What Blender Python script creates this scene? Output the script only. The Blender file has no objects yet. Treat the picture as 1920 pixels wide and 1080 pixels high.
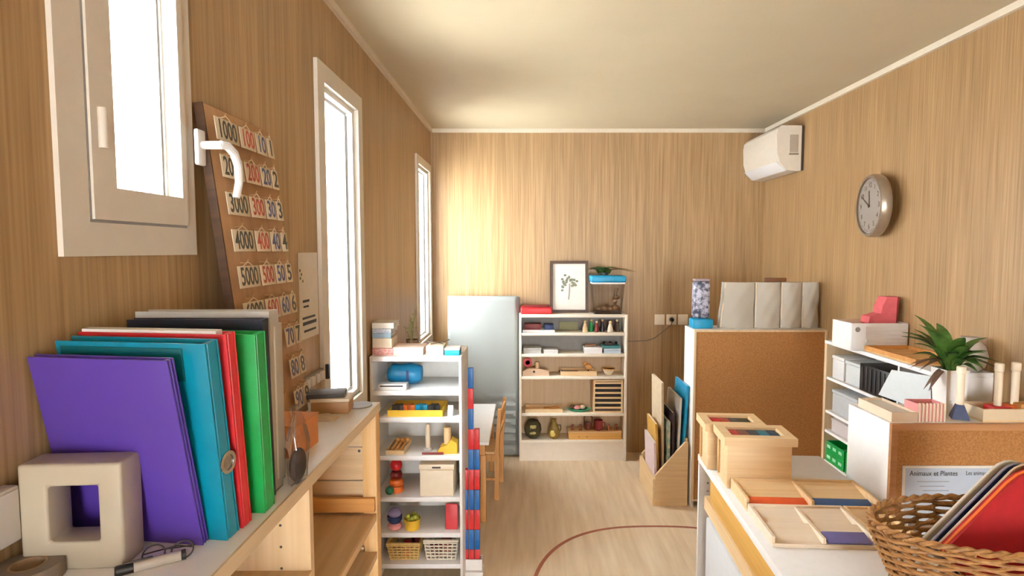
import bpy, bmesh, math, random
from mathutils import Vector, Matrix, Euler
random.seed(7)
SC = bpy.context.scene
COL = SC.collection
R = math.radians
# ------------------------------------------------------------------ camera, world, exposure
cam = bpy.data.cameras.new('camera')
cam.sensor_fit = 'HORIZONTAL'; cam.sensor_width = 36.0
cam.lens = 36.0*1080/1920
cam.shift_x = -25/1920
cam.clip_start = 0.05
co = bpy.data.objects.new('camera', cam); COL.objects.link(co)
co.location = (0, 0, 1.585)
co.rotation_euler = (R(90) - math.atan(71/1080), 0, 0)
SC.camera = co
W = bpy.data.worlds.new('daylight'); SC.world = W; W.use_nodes = True
bgn = W.node_tree.nodes['Background']
bgn.inputs[0].default_value = (0.96, 0.985, 1.0, 1); bgn.inputs[1].default_value = 26.0
SC.view_settings.view_transform = 'Standard'; SC.view_settings.look = 'None'
SC.view_settings.gamma = 1.0; SC.view_settings.use_curve_mapping = False
SC.view_settings.exposure = 0.55
SC.cycles.max_bounces = 10; SC.cycles.diffuse_bounces = 6; SC.cycles.transparent_max_bounces = 12
SC.cycles.sample_clamp_indirect = 6.0
FILL = 2.5           # strength of the added ceiling fill panel
XL, XR, YB, YR, ZC = -.72, 1.825, 4.43, -4.2, 2.5
# ------------------------------------------------------------------ materials
def lin(c):
    return tuple((v/255/12.92) if v/255 <= .04045 else ((v/255+.055)/1.055)**2.4 for v in c)
MATS = {}
def mat(name, c, rough=.5, var=.08, scale=(30, 30, 30), metal=0, c2=None, bump=0, spec=.5, trans=0, emit=None, lo=.3, hi=.7, detail=3):
    if name in MATS: return MATS[name]
    m = bpy.data.materials.new(name); m.use_nodes = True
    nt = m.node_tree; b = nt.nodes['Principled BSDF']
    b.inputs['Roughness'].default_value = rough; b.inputs['Metallic'].default_value = metal
    b.inputs['Specular IOR Level'].default_value = spec
    tc = nt.nodes.new('ShaderNodeTexCoord'); mp = nt.nodes.new('ShaderNodeMapping')
    mp.inputs['Scale'].default_value = scale
    nz = nt.nodes.new('ShaderNodeTexNoise'); nz.inputs['Scale'].default_value = 1; nz.inputs['Detail'].default_value = detail
    cr = nt.nodes.new('ShaderNodeValToRGB')
    l = lin(c)
    a = tuple(min(1, v*(1-var)) for v in l); d = tuple(min(1, v*(1+var)) for v in l)
    if c2: d = lin(c2); a = l
    cr.color_ramp.elements[0].color = (*a, 1); cr.color_ramp.elements[1].color = (*d, 1)
    cr.color_ramp.elements[0].position = lo; cr.color_ramp.elements[1].position = hi
    L = nt.links.new
    L(tc.outputs['Object'], mp.inputs[0]); L(mp.outputs[0], nz.inputs['Vector'])
    L(nz.outputs[0], cr.inputs[0]); L(cr.outputs[0], b.inputs['Base Color'])
    if bump:
        bp = nt.nodes.new('ShaderNodeBump'); bp.inputs['Strength'].default_value = bump; bp.inputs['Distance'].default_value = .002
        L(nz.outputs[0], bp.inputs['Height']); L(bp.outputs[0], b.inputs['Normal'])
    if trans: b.inputs['Transmission Weight'].default_value = trans
    if emit:
        b.inputs['Emission Color'].default_value = (*emit[0], 1); b.inputs['Emission Strength'].default_value = emit[1]
    MATS[name] = m
    return m
def glass(name, tint=(1, 1, 1), mixf=.08):
    if name in MATS: return MATS[name]
    m = bpy.data.materials.new(name); m.use_nodes = True; nt = m.node_tree
    nt.nodes.remove(nt.nodes['Principled BSDF'])
    t = nt.nodes.new('ShaderNodeBsdfTransparent'); t.inputs[0].default_value = (*tint, 1)
    g = nt.nodes.new('ShaderNodeBsdfGlossy'); g.inputs['Roughness'].default_value = .03
    lw = nt.nodes.new('ShaderNodeLayerWeight'); lw.inputs[0].default_value = .15
    mu = nt.nodes.new('ShaderNodeMath'); mu.operation = 'MULTIPLY_ADD'; mu.inputs[1].default_value = .5; mu.inputs[2].default_value = mixf
    mx = nt.nodes.new('ShaderNodeMixShader')
    L = nt.links.new
    L(lw.outputs['Fresnel'], mu.inputs[0]); L(mu.outputs[0], mx.inputs[0]); L(t.outputs[0], mx.inputs[1]); L(g.outputs[0], mx.inputs[2])
    L(mx.outputs[0], nt.nodes['Material Output'].inputs[0])
    MATS[name] = m; return m
def wood(name, c, c2, axis='x', rough=.5, fine=60):
    s = {'x': (2.5, fine, fine), 'y': (fine, 2.5, fine), 'z': (fine, fine, 2.5)}[axis]
    return mat(name, c, rough, scale=s, c2=c2, detail=5)
def wall_mat():
    m = mat('wood_grain_wallboard', (148, 117, 77), .42, scale=(120, 120, 2.4), c2=(184, 153, 110), bump=.12, detail=7, lo=.3, hi=.72)
    nt = m.node_tree; b = nt.nodes['Principled BSDF']; cr = next(n for n in nt.nodes if n.type == 'VALTORGB')
    tc = next(n for n in nt.nodes if n.type == 'TEX_COORD')
    mp = nt.nodes.new('ShaderNodeMapping'); mp.inputs['Scale'].default_value = (9, 9, .5)
    nz = nt.nodes.new('ShaderNodeTexNoise'); nz.inputs['Scale'].default_value = 1; nz.inputs['Detail'].default_value = 4
    c3 = nt.nodes.new('ShaderNodeValToRGB'); c3.color_ramp.elements[0].color = (.9, .89, .88, 1); c3.color_ramp.elements[1].color = (1.06, 1.06, 1.06, 1)
    c3.color_ramp.elements[0].position = .35; c3.color_ramp.elements[1].position = .65
    mx = nt.nodes.new('ShaderNodeMix'); mx.data_type = 'RGBA'; mx.blend_type = 'MULTIPLY'; mx.inputs[0].default_value = 1
    L = nt.links.new
    L(tc.outputs['Object'], mp.inputs[0]); L(mp.outputs[0], nz.inputs['Vector']); L(nz.outputs[0], c3.inputs[0])
    L(cr.outputs[0], mx.inputs[6]); L(c3.outputs[0], mx.inputs[7]); L(mx.outputs[2], b.inputs['Base Color'])
    return m
M_WALL = wall_mat()
M_CEIL = mat('cream_ceiling', (202, 190, 160), .55, .03, (3, 3, 3))
M_FLOOR = mat('pale_wood_floor', (212, 189, 156), .4, scale=(26, 2.2, 26), c2=(232, 213, 184), detail=5)
M_TRIM = mat('cream_trim', (232, 222, 200), .5, .02)
M_FRAME = mat('cream_window_frame', (226, 219, 204), .45, .02)
M_UPVC = mat('white_plastic_frame', (240, 240, 238), .35, .01)
M_WHITE = mat('white_laminate', (248, 248, 246), .4, .02)
M_WARMW = mat('warm_white_laminate', (247, 238, 220), .45, .02)
M_GREYW = mat('grey_white_back', (232, 230, 224), .6, .03)
M_PINE = wood('pine_z', (206, 160, 100), (228, 190, 132), 'z')
M_PINEX = wood('pine_x', (206, 160, 100), (230, 192, 135), 'x')
M_PINEY = wood('pine_y', (214, 178, 128), (232, 202, 156), 'y')
M_PALE = wood('pale_wood', (226, 192, 142), (238, 210, 164), 'x')
M_PALEY = wood('pale_wood_y', (226, 192, 142), (238, 210, 164), 'y')
M_PALEZ = wood('pale_wood_z', (222, 196, 156), (236, 214, 178), 'z')
M_ORANGEW = wood('orange_wood', (196, 138, 72), (214, 158, 88), 'x')
M_OAKZ = wood('oak_chair', (186, 132, 72), (208, 156, 92), 'z')
M_DARKW = wood('dark_brown_wood', (62, 42, 28), (84, 58, 38), 'x')
M_BROWN = mat('brown_board', (168, 128, 88), .6, scale=(40, 40, 6), c2=(186, 146, 104))
M_CORK = mat('cork', (158, 108, 60), .85, scale=(140, 140, 140), c2=(182, 132, 78), bump=.2, lo=.35, hi=.65)
M_BLACK = mat('black_plastic', (28, 28, 30), .4, .1)
M_DGREY = mat('dark_grey', (70, 66, 64), .6, .1)
M_GREY = mat('mid_grey', (150, 148, 144), .6, .05)
M_LGREY = mat('light_grey_vinyl', (146, 152, 149), .5, .03, (6, 6, 6))
M_RED = mat('red', (196, 34, 42), .4, .08)
M_DRED = mat('dark_red', (120, 30, 30), .45, .1)
M_BLUE = mat('blue', (22, 98, 172), .4, .08)
M_SKY = mat('bright_blue', (22, 150, 196), .4, .06)
M_NAVY = mat('navy', (30, 48, 92), .5, .08)
M_TEAL = mat('teal', (0, 128, 156), .3, .06)
M_GREEN = mat('green', (14, 150, 70), .35, .08)
M_PURPLE = mat('purple', (84, 58, 152), .35, .06, (8, 8, 8))
M_YEL = mat('yellow', (228, 186, 58), .5, .06)
M_ORANGE = mat('orange', (222, 112, 44), .5, .08)
M_PINK = mat('pink', (226, 150, 150), .5, .06)
M_CREAM = mat('cream', (236, 222, 196), .6, .03)
M_PAPER = mat('paper', (238, 234, 224), .7, .02)
M_INK = mat('ink', (52, 54, 56), .7, .05)
M_STEEL = mat('steel', (200, 200, 200), .25, .03, metal=1)
M_LEAF = mat('leaf_green', (44, 84, 34), .4, scale=(25, 25, 25), c2=(86, 122, 52))
M_DRYLEAF = mat('dry_leaf', (104, 78, 62), .6, .15)
M_OLIVE = mat('olive_twig', (120, 118, 66), .7, .12)
M_WICK = mat('honey_wicker', (132, 92, 52), .55, scale=(60, 60, 60), c2=(182, 136, 82))
M_CARD = mat('cardboard', (196, 136, 82), .8, .06)
M_GLASS = glass('window_glass')
M_CLEAR = glass('clear_plastic', (.98, .98, .98), .05)
# ------------------------------------------------------------------ mesh helpers
class MB:
    def __init__(s): s.bm = bmesh.new()
    def _xf(s, vs, c, rot):
        if rot != (0, 0, 0): bmesh.ops.rotate(s.bm, verts=vs, cent=(0, 0, 0), matrix=Euler(rot).to_matrix())
        bmesh.ops.translate(s.bm, verts=vs, vec=c)
    def box(s, c, d, rot=(0, 0, 0), bev=0, seg=2):
        r = bmesh.ops.create_cube(s.bm, size=1)['verts']
        bmesh.ops.scale(s.bm, verts=r, vec=d)
        if bev:
            es = list({e for v in r for e in v.link_edges})
            o = bmesh.ops.bevel(s.bm, geom=es, offset=min(bev, min(d)*.45), segments=seg, affect='EDGES', profile=.5)
            r = list({v for f in o['faces'] for v in f.verts} | {v for v in r if v.is_valid})
        s._xf(r, c, rot); return s
    def bb(s, x0, x1, y0, y1, z0, z1, bev=0):
        return s.box(((x0+x1)/2, (y0+y1)/2, (z0+z1)/2), (abs(x1-x0), abs(y1-y0), abs(z1-z0)), bev=bev)
    def cyl(s, p0, p1, r0, r1=None, n=20):
        r1 = r0 if r1 is None else r1
        p0, p1 = Vector(p0), Vector(p1); d = p1-p0
        v = bmesh.ops.create_cone(s.bm, cap_ends=True, segments=n, radius1=r0, radius2=max(r1, 1e-5), depth=d.length)['verts']
        bmesh.ops.rotate(s.bm, verts=v, cent=(0, 0, 0), matrix=d.to_track_quat('Z', 'Y').to_matrix())
        bmesh.ops.translate(s.bm, verts=v, vec=(p0+p1)/2); return s
    def sph(s, c, d, u=20, v=12, rot=(0, 0, 0)):
        r = bmesh.ops.create_uvsphere(s.bm, u_segments=u, v_segments=v, radius=1)['verts']
        bmesh.ops.scale(s.bm, verts=r, vec=d if not isinstance(d, (int, float)) else (d, d, d))
        s._xf(r, c, rot); return s
    def lathe(s, prof, c=(0, 0, 0), n=28, rot=(0, 0, 0)):
        rings = []; new = []
        for r, z in prof:
            ring = [s.bm.verts.new((r*math.cos(2*math.pi*k/n), r*math.sin(2*math.pi*k/n), z)) for k in range(n)]
            rings.append(ring); new += ring
        for a, b in zip(rings, rings[1:]):
            for k in range(n): s.bm.faces.new((a[k], a[(k+1) % n], b[(k+1) % n], b[k]))
        if prof[0][0] > 1e-4: s.bm.faces.new(rings[0][::-1])
        if prof[-1][0] > 1e-4: s.bm.faces.new(rings[-1])
        s._xf(new, c, rot); return s
    def tube(s, pts, r, n=8, closed=False):
        pts = [Vector(p) for p in pts]; N = len(pts); rings = []
        rr = r if isinstance(r, (list, tuple)) else [r]*N
        prev = None
        for i, p in enumerate(pts):
            if closed: t = pts[(i+1) % N]-pts[i-1]
            else: t = pts[min(i+1, N-1)]-pts[max(i-1, 0)]
            t.normalize()
            a = prev if prev is not None else (Vector((0, 0, 1)) if abs(t.z) < .9 else Vector((1, 0, 0)))
            u = (a-t*a.dot(t)); u = u.normalized() if u.length > 1e-6 else t.orthogonal().normalized()
            prev = u; w = t.cross(u)
            rings.append([s.bm.verts.new(p+(u*math.cos(2*math.pi*k/n)+w*math.sin(2*math.pi*k/n))*rr[i]) for k in range(n)])
        for i in range(N if closed else N-1):
            a, b = rings[i], rings[(i+1) % N]
            for k in range(n): s.bm.faces.new((a[k], a[(k+1) % n], b[(k+1) % n], b[k]))
        if not closed: s.bm.faces.new(rings[0][::-1]); s.bm.faces.new(rings[-1])
        return s
    def prism(s, poly, axis, a, b):
        def mk(p, t):
            return {'x': (t, p[0], p[1]), 'y': (p[0], t, p[1]), 'z': (p[0], p[1], t)}[axis]
        v0 = [s.bm.verts.new(mk(p, a)) for p in poly]; v1 = [s.bm.verts.new(mk(p, b)) for p in poly]
        n = len(poly)
        s.bm.faces.new(v0); s.bm.faces.new(v1[::-1])
        for k in range(n): s.bm.faces.new((v0[k], v1[k], v1[(k+1) % n], v0[(k+1) % n]))
        return s
    def frame_x(s, x0, x1, y0, y1, z0, z1, t, bt=None, rt=None):   # rectangular ring lying in the YZ plane
        bt = bt or t; rt = rt or t
        s.bb(x0, x1, y0, y0+t, z0, z1); s.bb(x0, x1, y1-rt, y1, z0, z1)
        s.bb(x0, x1, y0+t, y1-rt, z0, z0+bt); s.bb(x0, x1, y0+t, y1-rt, z1-t, z1); return s
    def frame_y(s, x0, x1, y0, y1, z0, z1, t):                      # ring in the XZ plane
        s.bb(x0, x0+t, y0, y1, z0, z1); s.bb(x1-t, x1, y0, y1, z0, z1)
        s.bb(x0+t, x1-t, y0, y1, z0, z0+t); s.bb(x0+t, x1-t, y0, y1, z1-t, z1); return s
    def frame_z(s, x0, x1, y0, y1, z0, z1, t):                      # ring in the XY plane
        s.bb(x0, x0+t, y0, y1, z0, z1); s.bb(x1-t, x1, y0, y1, z0, z1)
        s.bb(x0+t, x1-t, y0, y0+t, z0, z1); s.bb(x0+t, x1-t, y1-t, y1, z0, z1); return s
    def leaf(s, base, az, L, w, up=.9, droop=1.0, n=7):
        d = Vector((math.cos(az), math.sin(az), 0)); sd = Vector((-math.sin(az), math.cos(az), 0))
        base = Vector(base); rows = []
        for i in range(n+1):
            t = i/n
            p = base+d*(L*(.25*t+.75*t*t)*.85)+Vector((0, 0, L*(up*t-droop*t*t*.9)))
            ww = w*max(.04, math.sin(math.pi*min(1, .12+.88*t))**.8)
            rows.append([s.bm.verts.new(p+sd*ww+Vector((0, 0, ww*.35))), s.bm.verts.new(p), s.bm.verts.new(p-sd*ww+Vector((0, 0, ww*.35)))])
        for a, b in zip(rows, rows[1:]):
            s.bm.faces.new((a[0], a[1], b[1], b[0])); s.bm.faces.new((a[1], a[2], b[2], b[1]))
        return s
def block_with_hole(w_, d_, h_, x0, x1, z0, z1, bev):
    m = MB(); bm = m.bm; lo = []
    for y in (-d_/2, d_/2):
        lo.append(([bm.verts.new((x, y, z)) for x, z in ((-w_/2, 0), (w_/2, 0), (w_/2, h_), (-w_/2, h_))],
                   [bm.verts.new((x, y, z)) for x, z in ((x0, z0), (x1, z0), (x1, z1), (x0, z1))]))
    (oa, ia), (ob, ib) = lo
    for k in range(4):
        n = (k+1) % 4
        bm.faces.new((oa[k], oa[n], ia[n], ia[k])); bm.faces.new((ob[k], ib[k], ib[n], ob[n]))
        bm.faces.new((oa[k], ob[k], ob[n], oa[n])); bm.faces.new((ia[k], ia[n], ib[n], ib[k]))
    bmesh.ops.recalc_face_normals(bm, faces=bm.faces)
    es = [e for e in bm.edges if len(e.link_faces) == 2 and e.calc_face_angle(0) > .5]
    bmesh.ops.bevel(bm, geom=es, offset=bev, segments=3, affect='EDGES', profile=.5)
    return m
def obj(name, mb, m, parent=None, loc=(0, 0, 0), rot=(0, 0, 0), label=None):
    me = bpy.data.meshes.new(name)
    bmesh.ops.recalc_face_normals(mb.bm, faces=mb.bm.faces)
    mb.bm.to_mesh(me); mb.bm.free()
    me.materials.append(m)
    for p in me.polygons: p.use_smooth = True
    try: me.set_sharp_from_angle(angle=R(32))
    except Exception: pass
    o = bpy.data.objects.new(name, me); COL.objects.link(o)
    o.location = loc; o.rotation_euler = rot
    if parent: o.parent = parent
    if label: o['label'] = label
    return o
def tag(o, label, cat, group=None):
    o['label'] = label; o['category'] = cat
    if group: o['group'] = group
    return o
def thing(name, label, cat, loc=(0, 0, 0), rot=(0, 0, 0), group=None):
    o = bpy.data.objects.new(name, None); COL.objects.link(o); o.empty_display_size = .05
    o.location = loc; o.rotation_euler = rot if isinstance(rot, tuple) else (0, 0, rot)
    return tag(o, label, cat, group)
def solo(name, mb, m, label, cat, loc=(0, 0, 0), rot=(0, 0, 0), group=None):
    return tag(obj(name, mb, m, None, loc, rot), label, cat, group)
def struct(name, mb, m, parent=None):
    o = obj(name, mb, m, parent)
    if not parent: o['kind'] = 'structure'
    return o
def text(name, body, size, m, parent, loc, rot, ext=.0004, sx=1, off=0):
    c = bpy.data.curves.new(name, 'FONT'); c.body = body; c.size = size; c.extrude = ext
    c.align_x = 'CENTER'; c.align_y = 'CENTER'; c.resolution_u = 3; c.offset = off
    c.materials.append(m)
    q = bpy.data.objects.new(name, c); COL.objects.link(q)
    me = bpy.data.meshes.new_from_object(q); me.name = name
    bpy.data.objects.remove(q); bpy.data.curves.remove(c)
    if not me.materials: me.materials.append(m)
    o = bpy.data.objects.new(name, me); COL.objects.link(o); o.parent = parent
    o.location = loc; o.rotation_euler = rot; o.scale = (sx, 1, 1)
    return o
def BX(x0, x1, y0, y1, z0, z1, bev=0): return MB().bb(x0, x1, y0, y1, z0, z1, bev)
# ------------------------------------------------------------------ room
struct('floor', BX(XL-.1, XR+.1, YR-.1, YB+.1, -.1, 0), M_FLOOR)
struct('ceiling', BX(XL-.1, XR+.1, YR-.1, YB+.1, ZC, ZC+.1), M_CEIL)
struct('wall_back', BX(XL-.1, XR+.1, YB, YB+.1, 0, ZC), M_WALL)
struct('wall_right', BX(XR, XR+.1, YR, YB, 0, ZC), M_WALL)
WIN = [(.93, 1.225, 1.62, 2.17), (2.06, 2.48, .97, 2.175), (3.86, 4.315, .96, 2.155)]
w = MB(); y = YR
for (a, b, z0, z1) in WIN:
    w.bb(XL-.1, XL, y, a, 0, ZC); w.bb(XL-.1, XL, a, b, 0, z0); w.bb(XL-.1, XL, a, b, z1, ZC); y = b
w.bb(XL-.1, XL, y, YB, 0, ZC)
struct('wall_left', w, M_WALL)
DX0, DX1, DZ = -.05, 1.4, 2.2
w = MB().bb(XL-.1, DX0, YR-.1, YR, 0, ZC).bb(DX1, XR+.1, YR-.1, YR, 0, ZC).bb(DX0, DX1, YR-.1, YR, DZ, ZC)
struct('wall_rear', w, M_WALL)
d = struct('door_1', MB().frame_y(DX0, DX1, YR-.09, YR-.02, 0, DZ, .06).bb(.52, .58, YR-.09, YR-.02, .06, DZ-.06), M_UPVC)
struct('door_pane', BX(DX0+.06, .52, YR-.06, YR-.054, .06, DZ-.06), M_GLASS, d)
struct('door_pane', BX(.58, DX1-.06, YR-.06, YR-.054, .06, DZ-.06), M_GLASS, d)
struct('trim_1', BX(XL, XL+.018, YR, YB, ZC-.028, ZC), M_TRIM)
struct('trim_2', BX(XL+.018, XR-.018, YB-.018, YB, ZC-.028, ZC), M_TRIM)
struct('trim_3', BX(XR-.018, XR, YR, YB, ZC-.028, ZC), M_TRIM)
# window 1: small tilting sash above the folders
f = struct('window_1', MB().frame_x(XL-.10, XL+.009, .889, 1.25, 1.575, 2.235, .057, bt=.056, rt=.034), M_FRAME)
struct('window_sash', MB().frame_x(XL-.045, XL+.014, .951, 1.216, 1.636, 2.175, .055, bt=.056, rt=.018), M_FRAME, f)
struct('window_gap', MB().frame_x(XL-.03, XL+.0065, .9462, .9508, 1.6325, 2.178, .002).bb(XL-.03, XL+.0095, .946, 1.216, 1.631, 1.6358).bb(XL-.03, XL+.0095, .9462, .9508, 1.636, 2.178), M_GREY, f)
struct('window_bead', MB().frame_x(XL-.075, XL-.016, 1.004, 1.2, 1.690, 2.119, .006), M_UPVC, f)
struct('window_jamb', BX(XL-.16, XL-.07, 1.19, 1.2, 1.69, 2.12), M_UPVC, f)
for q, xx in enumerate((-.02, -.046, -.066, -.085)): struct('window_gasket', BX(XL+xx-.003, XL+xx, 1.1855 if q else 1.188, 1.1935, 1.697, 2.112), M_GREY, f)
struct('window_pane', BX(XL-.042, XL-.039, 1.012, 1.185, 1.698, 2.111), M_GLASS, f)
struct('window_hinge', MB().cyl((XL+.036, .948, 1.75), (XL+.036, .948, 1.815), .007), M_FRAME, f)
hz = 1.80
struct('window_handle', MB().box((XL+.036, 1.228, hz), (.01, .03, .075), bev=.004)
       .cyl((XL+.04, 1.228, hz+.005), (XL+.085, 1.228, hz+.005), .0085)
       .tube([(XL+.08, 1.226, hz+.006), (XL+.088, 1.24, hz+.005), (XL+.09, 1.262, hz-.006), (XL+.09, 1.278, hz-.03), (XL+.088, 1.284, hz-.065), (XL+.084, 1.278, hz-.1)], [.009, .0095, .0095, .009, .0085, .008], 10), M_UPVC, f)
for n, (a, b, z0, z1, ty) in enumerate([(2.0, 2.535, .905, 2.238, .065), (3.80, 4.372, .895, 2.215, .055)]):
    f = struct('window_%d' % (n+2), MB().frame_x(XL-.1, XL+.014, a, b, z0, z1, ty, rt=.06), M_FRAME)
    struct('window_sash', MB().frame_x(XL-.06, XL-.004, a+ty, b-.06, z0+ty, z1-ty, .02, rt=.03), M_UPVC, f)
    struct('window_bead', MB().frame_x(XL-.08, XL-.03, a+ty+.02, b-.09, z0+ty+.02, z1-ty-.02, .012, rt=.02), M_UPVC, f)
    for xx in (-.026, -.068): struct('window_gasket', BX(XL+xx-.003, XL+xx, b-.094, b-.0895 if xx > -.05 else b-.1095, z0+ty+.032, z1-ty-.032), M_GREY, f)
    struct('window_pane', BX(XL-.056, XL-.052, a+ty+.032, b-.11, z0+ty+.032, z1-ty-.032), M_GLASS, f)
# unseen ceiling panel added behind the view for fill light
M_DIFF = mat('fill_diffuser', (250, 246, 236), .5, .01, emit=((1, .96, .9), FILL))
t = thing('fill_panel', 'added unseen fill light panel on ceiling near the glazed rear door', 'fill light', (.75, -1.5, ZC))
obj('frame', MB().frame_z(-.32, .32, -.32, .32, -.03, 0, .025), M_UPVC, t)
obj('diffuser', BX(-.294, .294, -.294, .294, -.022, -.008), M_DIFF, t)

# ------------------------------------------------------------------ left counter
t = thing('counter_bookcase', 'long pine counter bookcase with white top along left wall', 'bookcase', (XL, .5, 0))
X1 = .293; ZT = 1.14; YN, YD, YE = 0, .63, 1.165
obj('worktop', BX(.002, X1-.004, YN, YE, ZT-.025, ZT, .002), M_WHITE, t)
obj('edge_strip', BX(X1-.004, X1, YN, YE, ZT-.026, ZT), wood('edge_pale', (222, 198, 160), (234, 214, 180), 'y'), t, label='light pine strip along the front edge')
for nm, yy in (('side_panel', YN), ('divider', YD)):
    p = obj(nm, BX(.004, X1-.008, yy, yy+.018, 0, ZT-.026), wood('pale_panel', (214, 184, 140), (228, 200, 160), 'z'), t)
    if nm == 'divider':
        for k in range(6): obj('peg_hole', MB().cyl((.225, yy-.0006, 1.03-.045*k), (.225, yy+.001, 1.03-.045*k), .0028, n=8), M_DGREY, p)
e = MB()
for k in range(11): e.bb(.004, X1-.045, YE-.018, YE, ZT-.03-.1*k-.096, ZT-.03-.1*k)
p = obj('end_panel', e, wood('pale_planks', (206, 176, 134), (222, 194, 154), 'x'), t)
obj('post', BX(X1-.045, X1-.004, YE-.035, YE+.008, 0, ZT-.027, .003), M_PINE, t)
for (xx, zz) in ((.11, 1.0), (.14, 1.0), (.17, 1.0), (.235, 1.0), (.165, 1.045), (.235, 1.09)): obj('peg_hole', MB().cyl((xx, YE-.0195, zz), (xx, YE-.017, zz), .004, n=8), M_DGREY, p)
obj('cleat', BX(.01, X1-.008, YE-.05, YE-.036, .83, .87), M_ORANGEW, t)
for (y0, y1, zz) in ((YD+.018, YE-.036, .82), (YD+.018, YE-.036, .705), (YD+.018, YE-.036, .4), (YN+.018, YD, .935), (YN+.018, YD, .5), (YN+.018, YE-.036, .06)):
    s = obj('shelf', BX(.008, X1-.012, y0, y1, zz-.018, zz), wood('shelf_board', (200, 168, 124), (218, 188, 146), 'y'), t)
    obj('edge_strip', BX(X1-.012, X1-.006, y0, y1, zz-.019, zz+.001), M_PINEY, s)
obj('back_panel', BX(0, .004, YN, YE, 0, ZT-.026), M_PALEZ, t)

# ------------------------------------------------------------------ things on the counter
c = block_with_hole(.136, .05, .151, -.031, .036, .04, .119, .0045)
solo('hollow_cube', c, mat('ivory_plastic', (176, 165, 144), .5, .03), 'ivory hollow block with a square window hole in front of purple folder', 'block', (-.631, .80, ZT), (0, 0, R(4)))
t = thing('junction_box', 'small plain white box fixed on left wall beside the ivory hollow block', 'box', (XL, .70, 1.224))
obj('body', MB().box((.011, 0, 0), (.022, .15, .078), bev=.003), M_UPVC, t)
obj('cover', MB().box((.024, 0, 0), (.003, .14, .07), bev=.001), M_UPVC, t)
t = thing('tape_roll', 'grey roll of tape lying at the near left end of counter', 'tape', (-.672, .752, ZT))
obj('tape', MB().lathe([(.022, 0), (.04, 0), (.04, .022), (.022, .022), (.022, 0)]), mat('grey_tape', (122, 110, 98), .5, .05), t)
obj('core', MB().lathe([(.0185, 0), (.0215, 0), (.0215, .022), (.0185, .022), (.0185, 0)]), mat('tape_core', (150, 124, 96), .8, .05), t)
t = thing('marker_pen', 'grey and black marker pen lying in front of purple folder', 'pen', (-.523, .782, ZT+.0075), (0, 0, R(34)))
obj('barrel', MB().cyl((-.022, 0, 0), (.034, 0, 0), .0072), mat('pen_grey', (186, 178, 166), .4, .04), t)
obj('cap', MB().cyl((-.042, 0, 0), (-.0225, 0, 0), .0074).cyl((-.044, 0, 0), (-.042, 0, 0), .006, .0074), M_BLACK, t)
obj('end_plug', MB().cyl((.0345, 0, 0), (.04, 0, 0), .0073), M_BLACK, t)
obj('clip', BX(-.034, .0, -.0014, .0014, .0075, .0092), M_DGREY, t)
t = thing('eyeglasses', 'folded dark wire eyeglasses beside the marker pen', 'eyeglasses', (-.519, .815, ZT), (0, 0, R(20)))
def ring(cx, cy, r1, r2, z, n=20): return [(cx+r1*math.cos(2*math.pi*k/n), cy+r2*math.sin(2*math.pi*k/n), z+.011*(1+math.sin(2*math.pi*k/n))*.8) for k in range(n)]
obj('rim', MB().tube(ring(-.018, -.012, .014, .01, .002), .0011, 6, True), M_DGREY, t)
obj('rim', MB().tube(ring(.018, -.012, .014, .01, .002), .0011, 6, True), M_DGREY, t)
obj('bridge', MB().tube([(-.005, -.01, .013), (0, -.008, .015), (.005, -.01, .013)], .001, 6), M_DGREY, t)
obj('temple', MB().tube([(-.032, -.011, .012), (-.01, .003, .009), (.03, .008, .006)], .001, 6), M_DGREY, t)
obj('temple', MB().tube([(.032, -.011, .012), (.01, .002, .012), (-.035, .006, .004)], .001, 6), M_DGREY, t)
# folders: local x = depth from the wall, y = thickness, z = height; lean is about x
def folder(name, label, x0, wd, y, th, h, lean, yaw, m, cover=None, group='office folders standing on the counter', z=ZT, pt=0):
    t = thing(name, label, 'folder', (x0, y, z), (R(lean), 0, R(yaw)), group)
    cv = .003
    obj('front_cover', MB().box((wd/2, cv/2, h/2), (wd, cv, h), bev=.001), m, t)
    obj('back_cover', MB().box((wd/2, th-cv/2, h/2), (wd, cv, h), bev=.001), m, t)
    sp = MB().prism([(wd-.006, cv), (wd, cv+.003), (wd, th-cv-.003), (wd-.006, th-cv), (wd-.009, th-cv), (wd-.009, cv)], 'z', .001, h-.001)
    obj('spine', sp, m, t)
    obj('pages', MB().box((wd/2-.008, th/2, h/2-.006+pt/2), (wd-.022, max(.004, th-2*cv-.003), h-.02+pt)), cover or M_PAPER, t)
    return t
folder('file_folder', 'purple plastic file folder leaning behind the ivory hollow block', -.706, .222, .872, .014, .298, 11, -8, M_PURPLE, M_PURPLE)
t = folder('lever_binder', 'teal lever arch binder with finger ring between purple and red folders', -.70, .246, .890, .03, .312, 6.5, -8, M_TEAL)
obj('flap', MB().box((.11, -.0015, .28), (.2, .002, .05), bev=.0008), mat('dark_teal', (0, 92, 100), .35, .05), t)
obj('finger_ring', MB().lathe([(.012, 0), (.0175, 0), (.0175, .0018), (.012, .0018), (.012, 0)], (.2462, .02, .12), rot=(0, R(90), 0)), M_STEEL, t)
t = folder('ring_binder', 'narrow red ring binder with white paper top beside green folder', -.70, .25, .926, .024, .318, 5, -7, M_RED, pt=.02)
t = folder('file_folder', 'bright green plastic file folder to the right of red binder', -.70, .26, .962, .034, .308, 3, -3, M_GREEN, M_GREEN)
obj('elastic_band', BX(.2, .206, -.0012, .035, .1, .104), mat('dark_green', (8, 96, 44), .5, .05), t)
t = thing('book', 'black hardback book standing behind the green folder', 'book', (-.69, 1.002, ZT), (R(2), 0, 0))
obj('cover', BX(0, .235, 0, .003, 0, .325).bb(0, .235, .019, .022, 0, .325).bb(.232, .235, .003, .019, 0, .325), mat('navy_black', (34, 38, 52), .45, .06), t)
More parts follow.
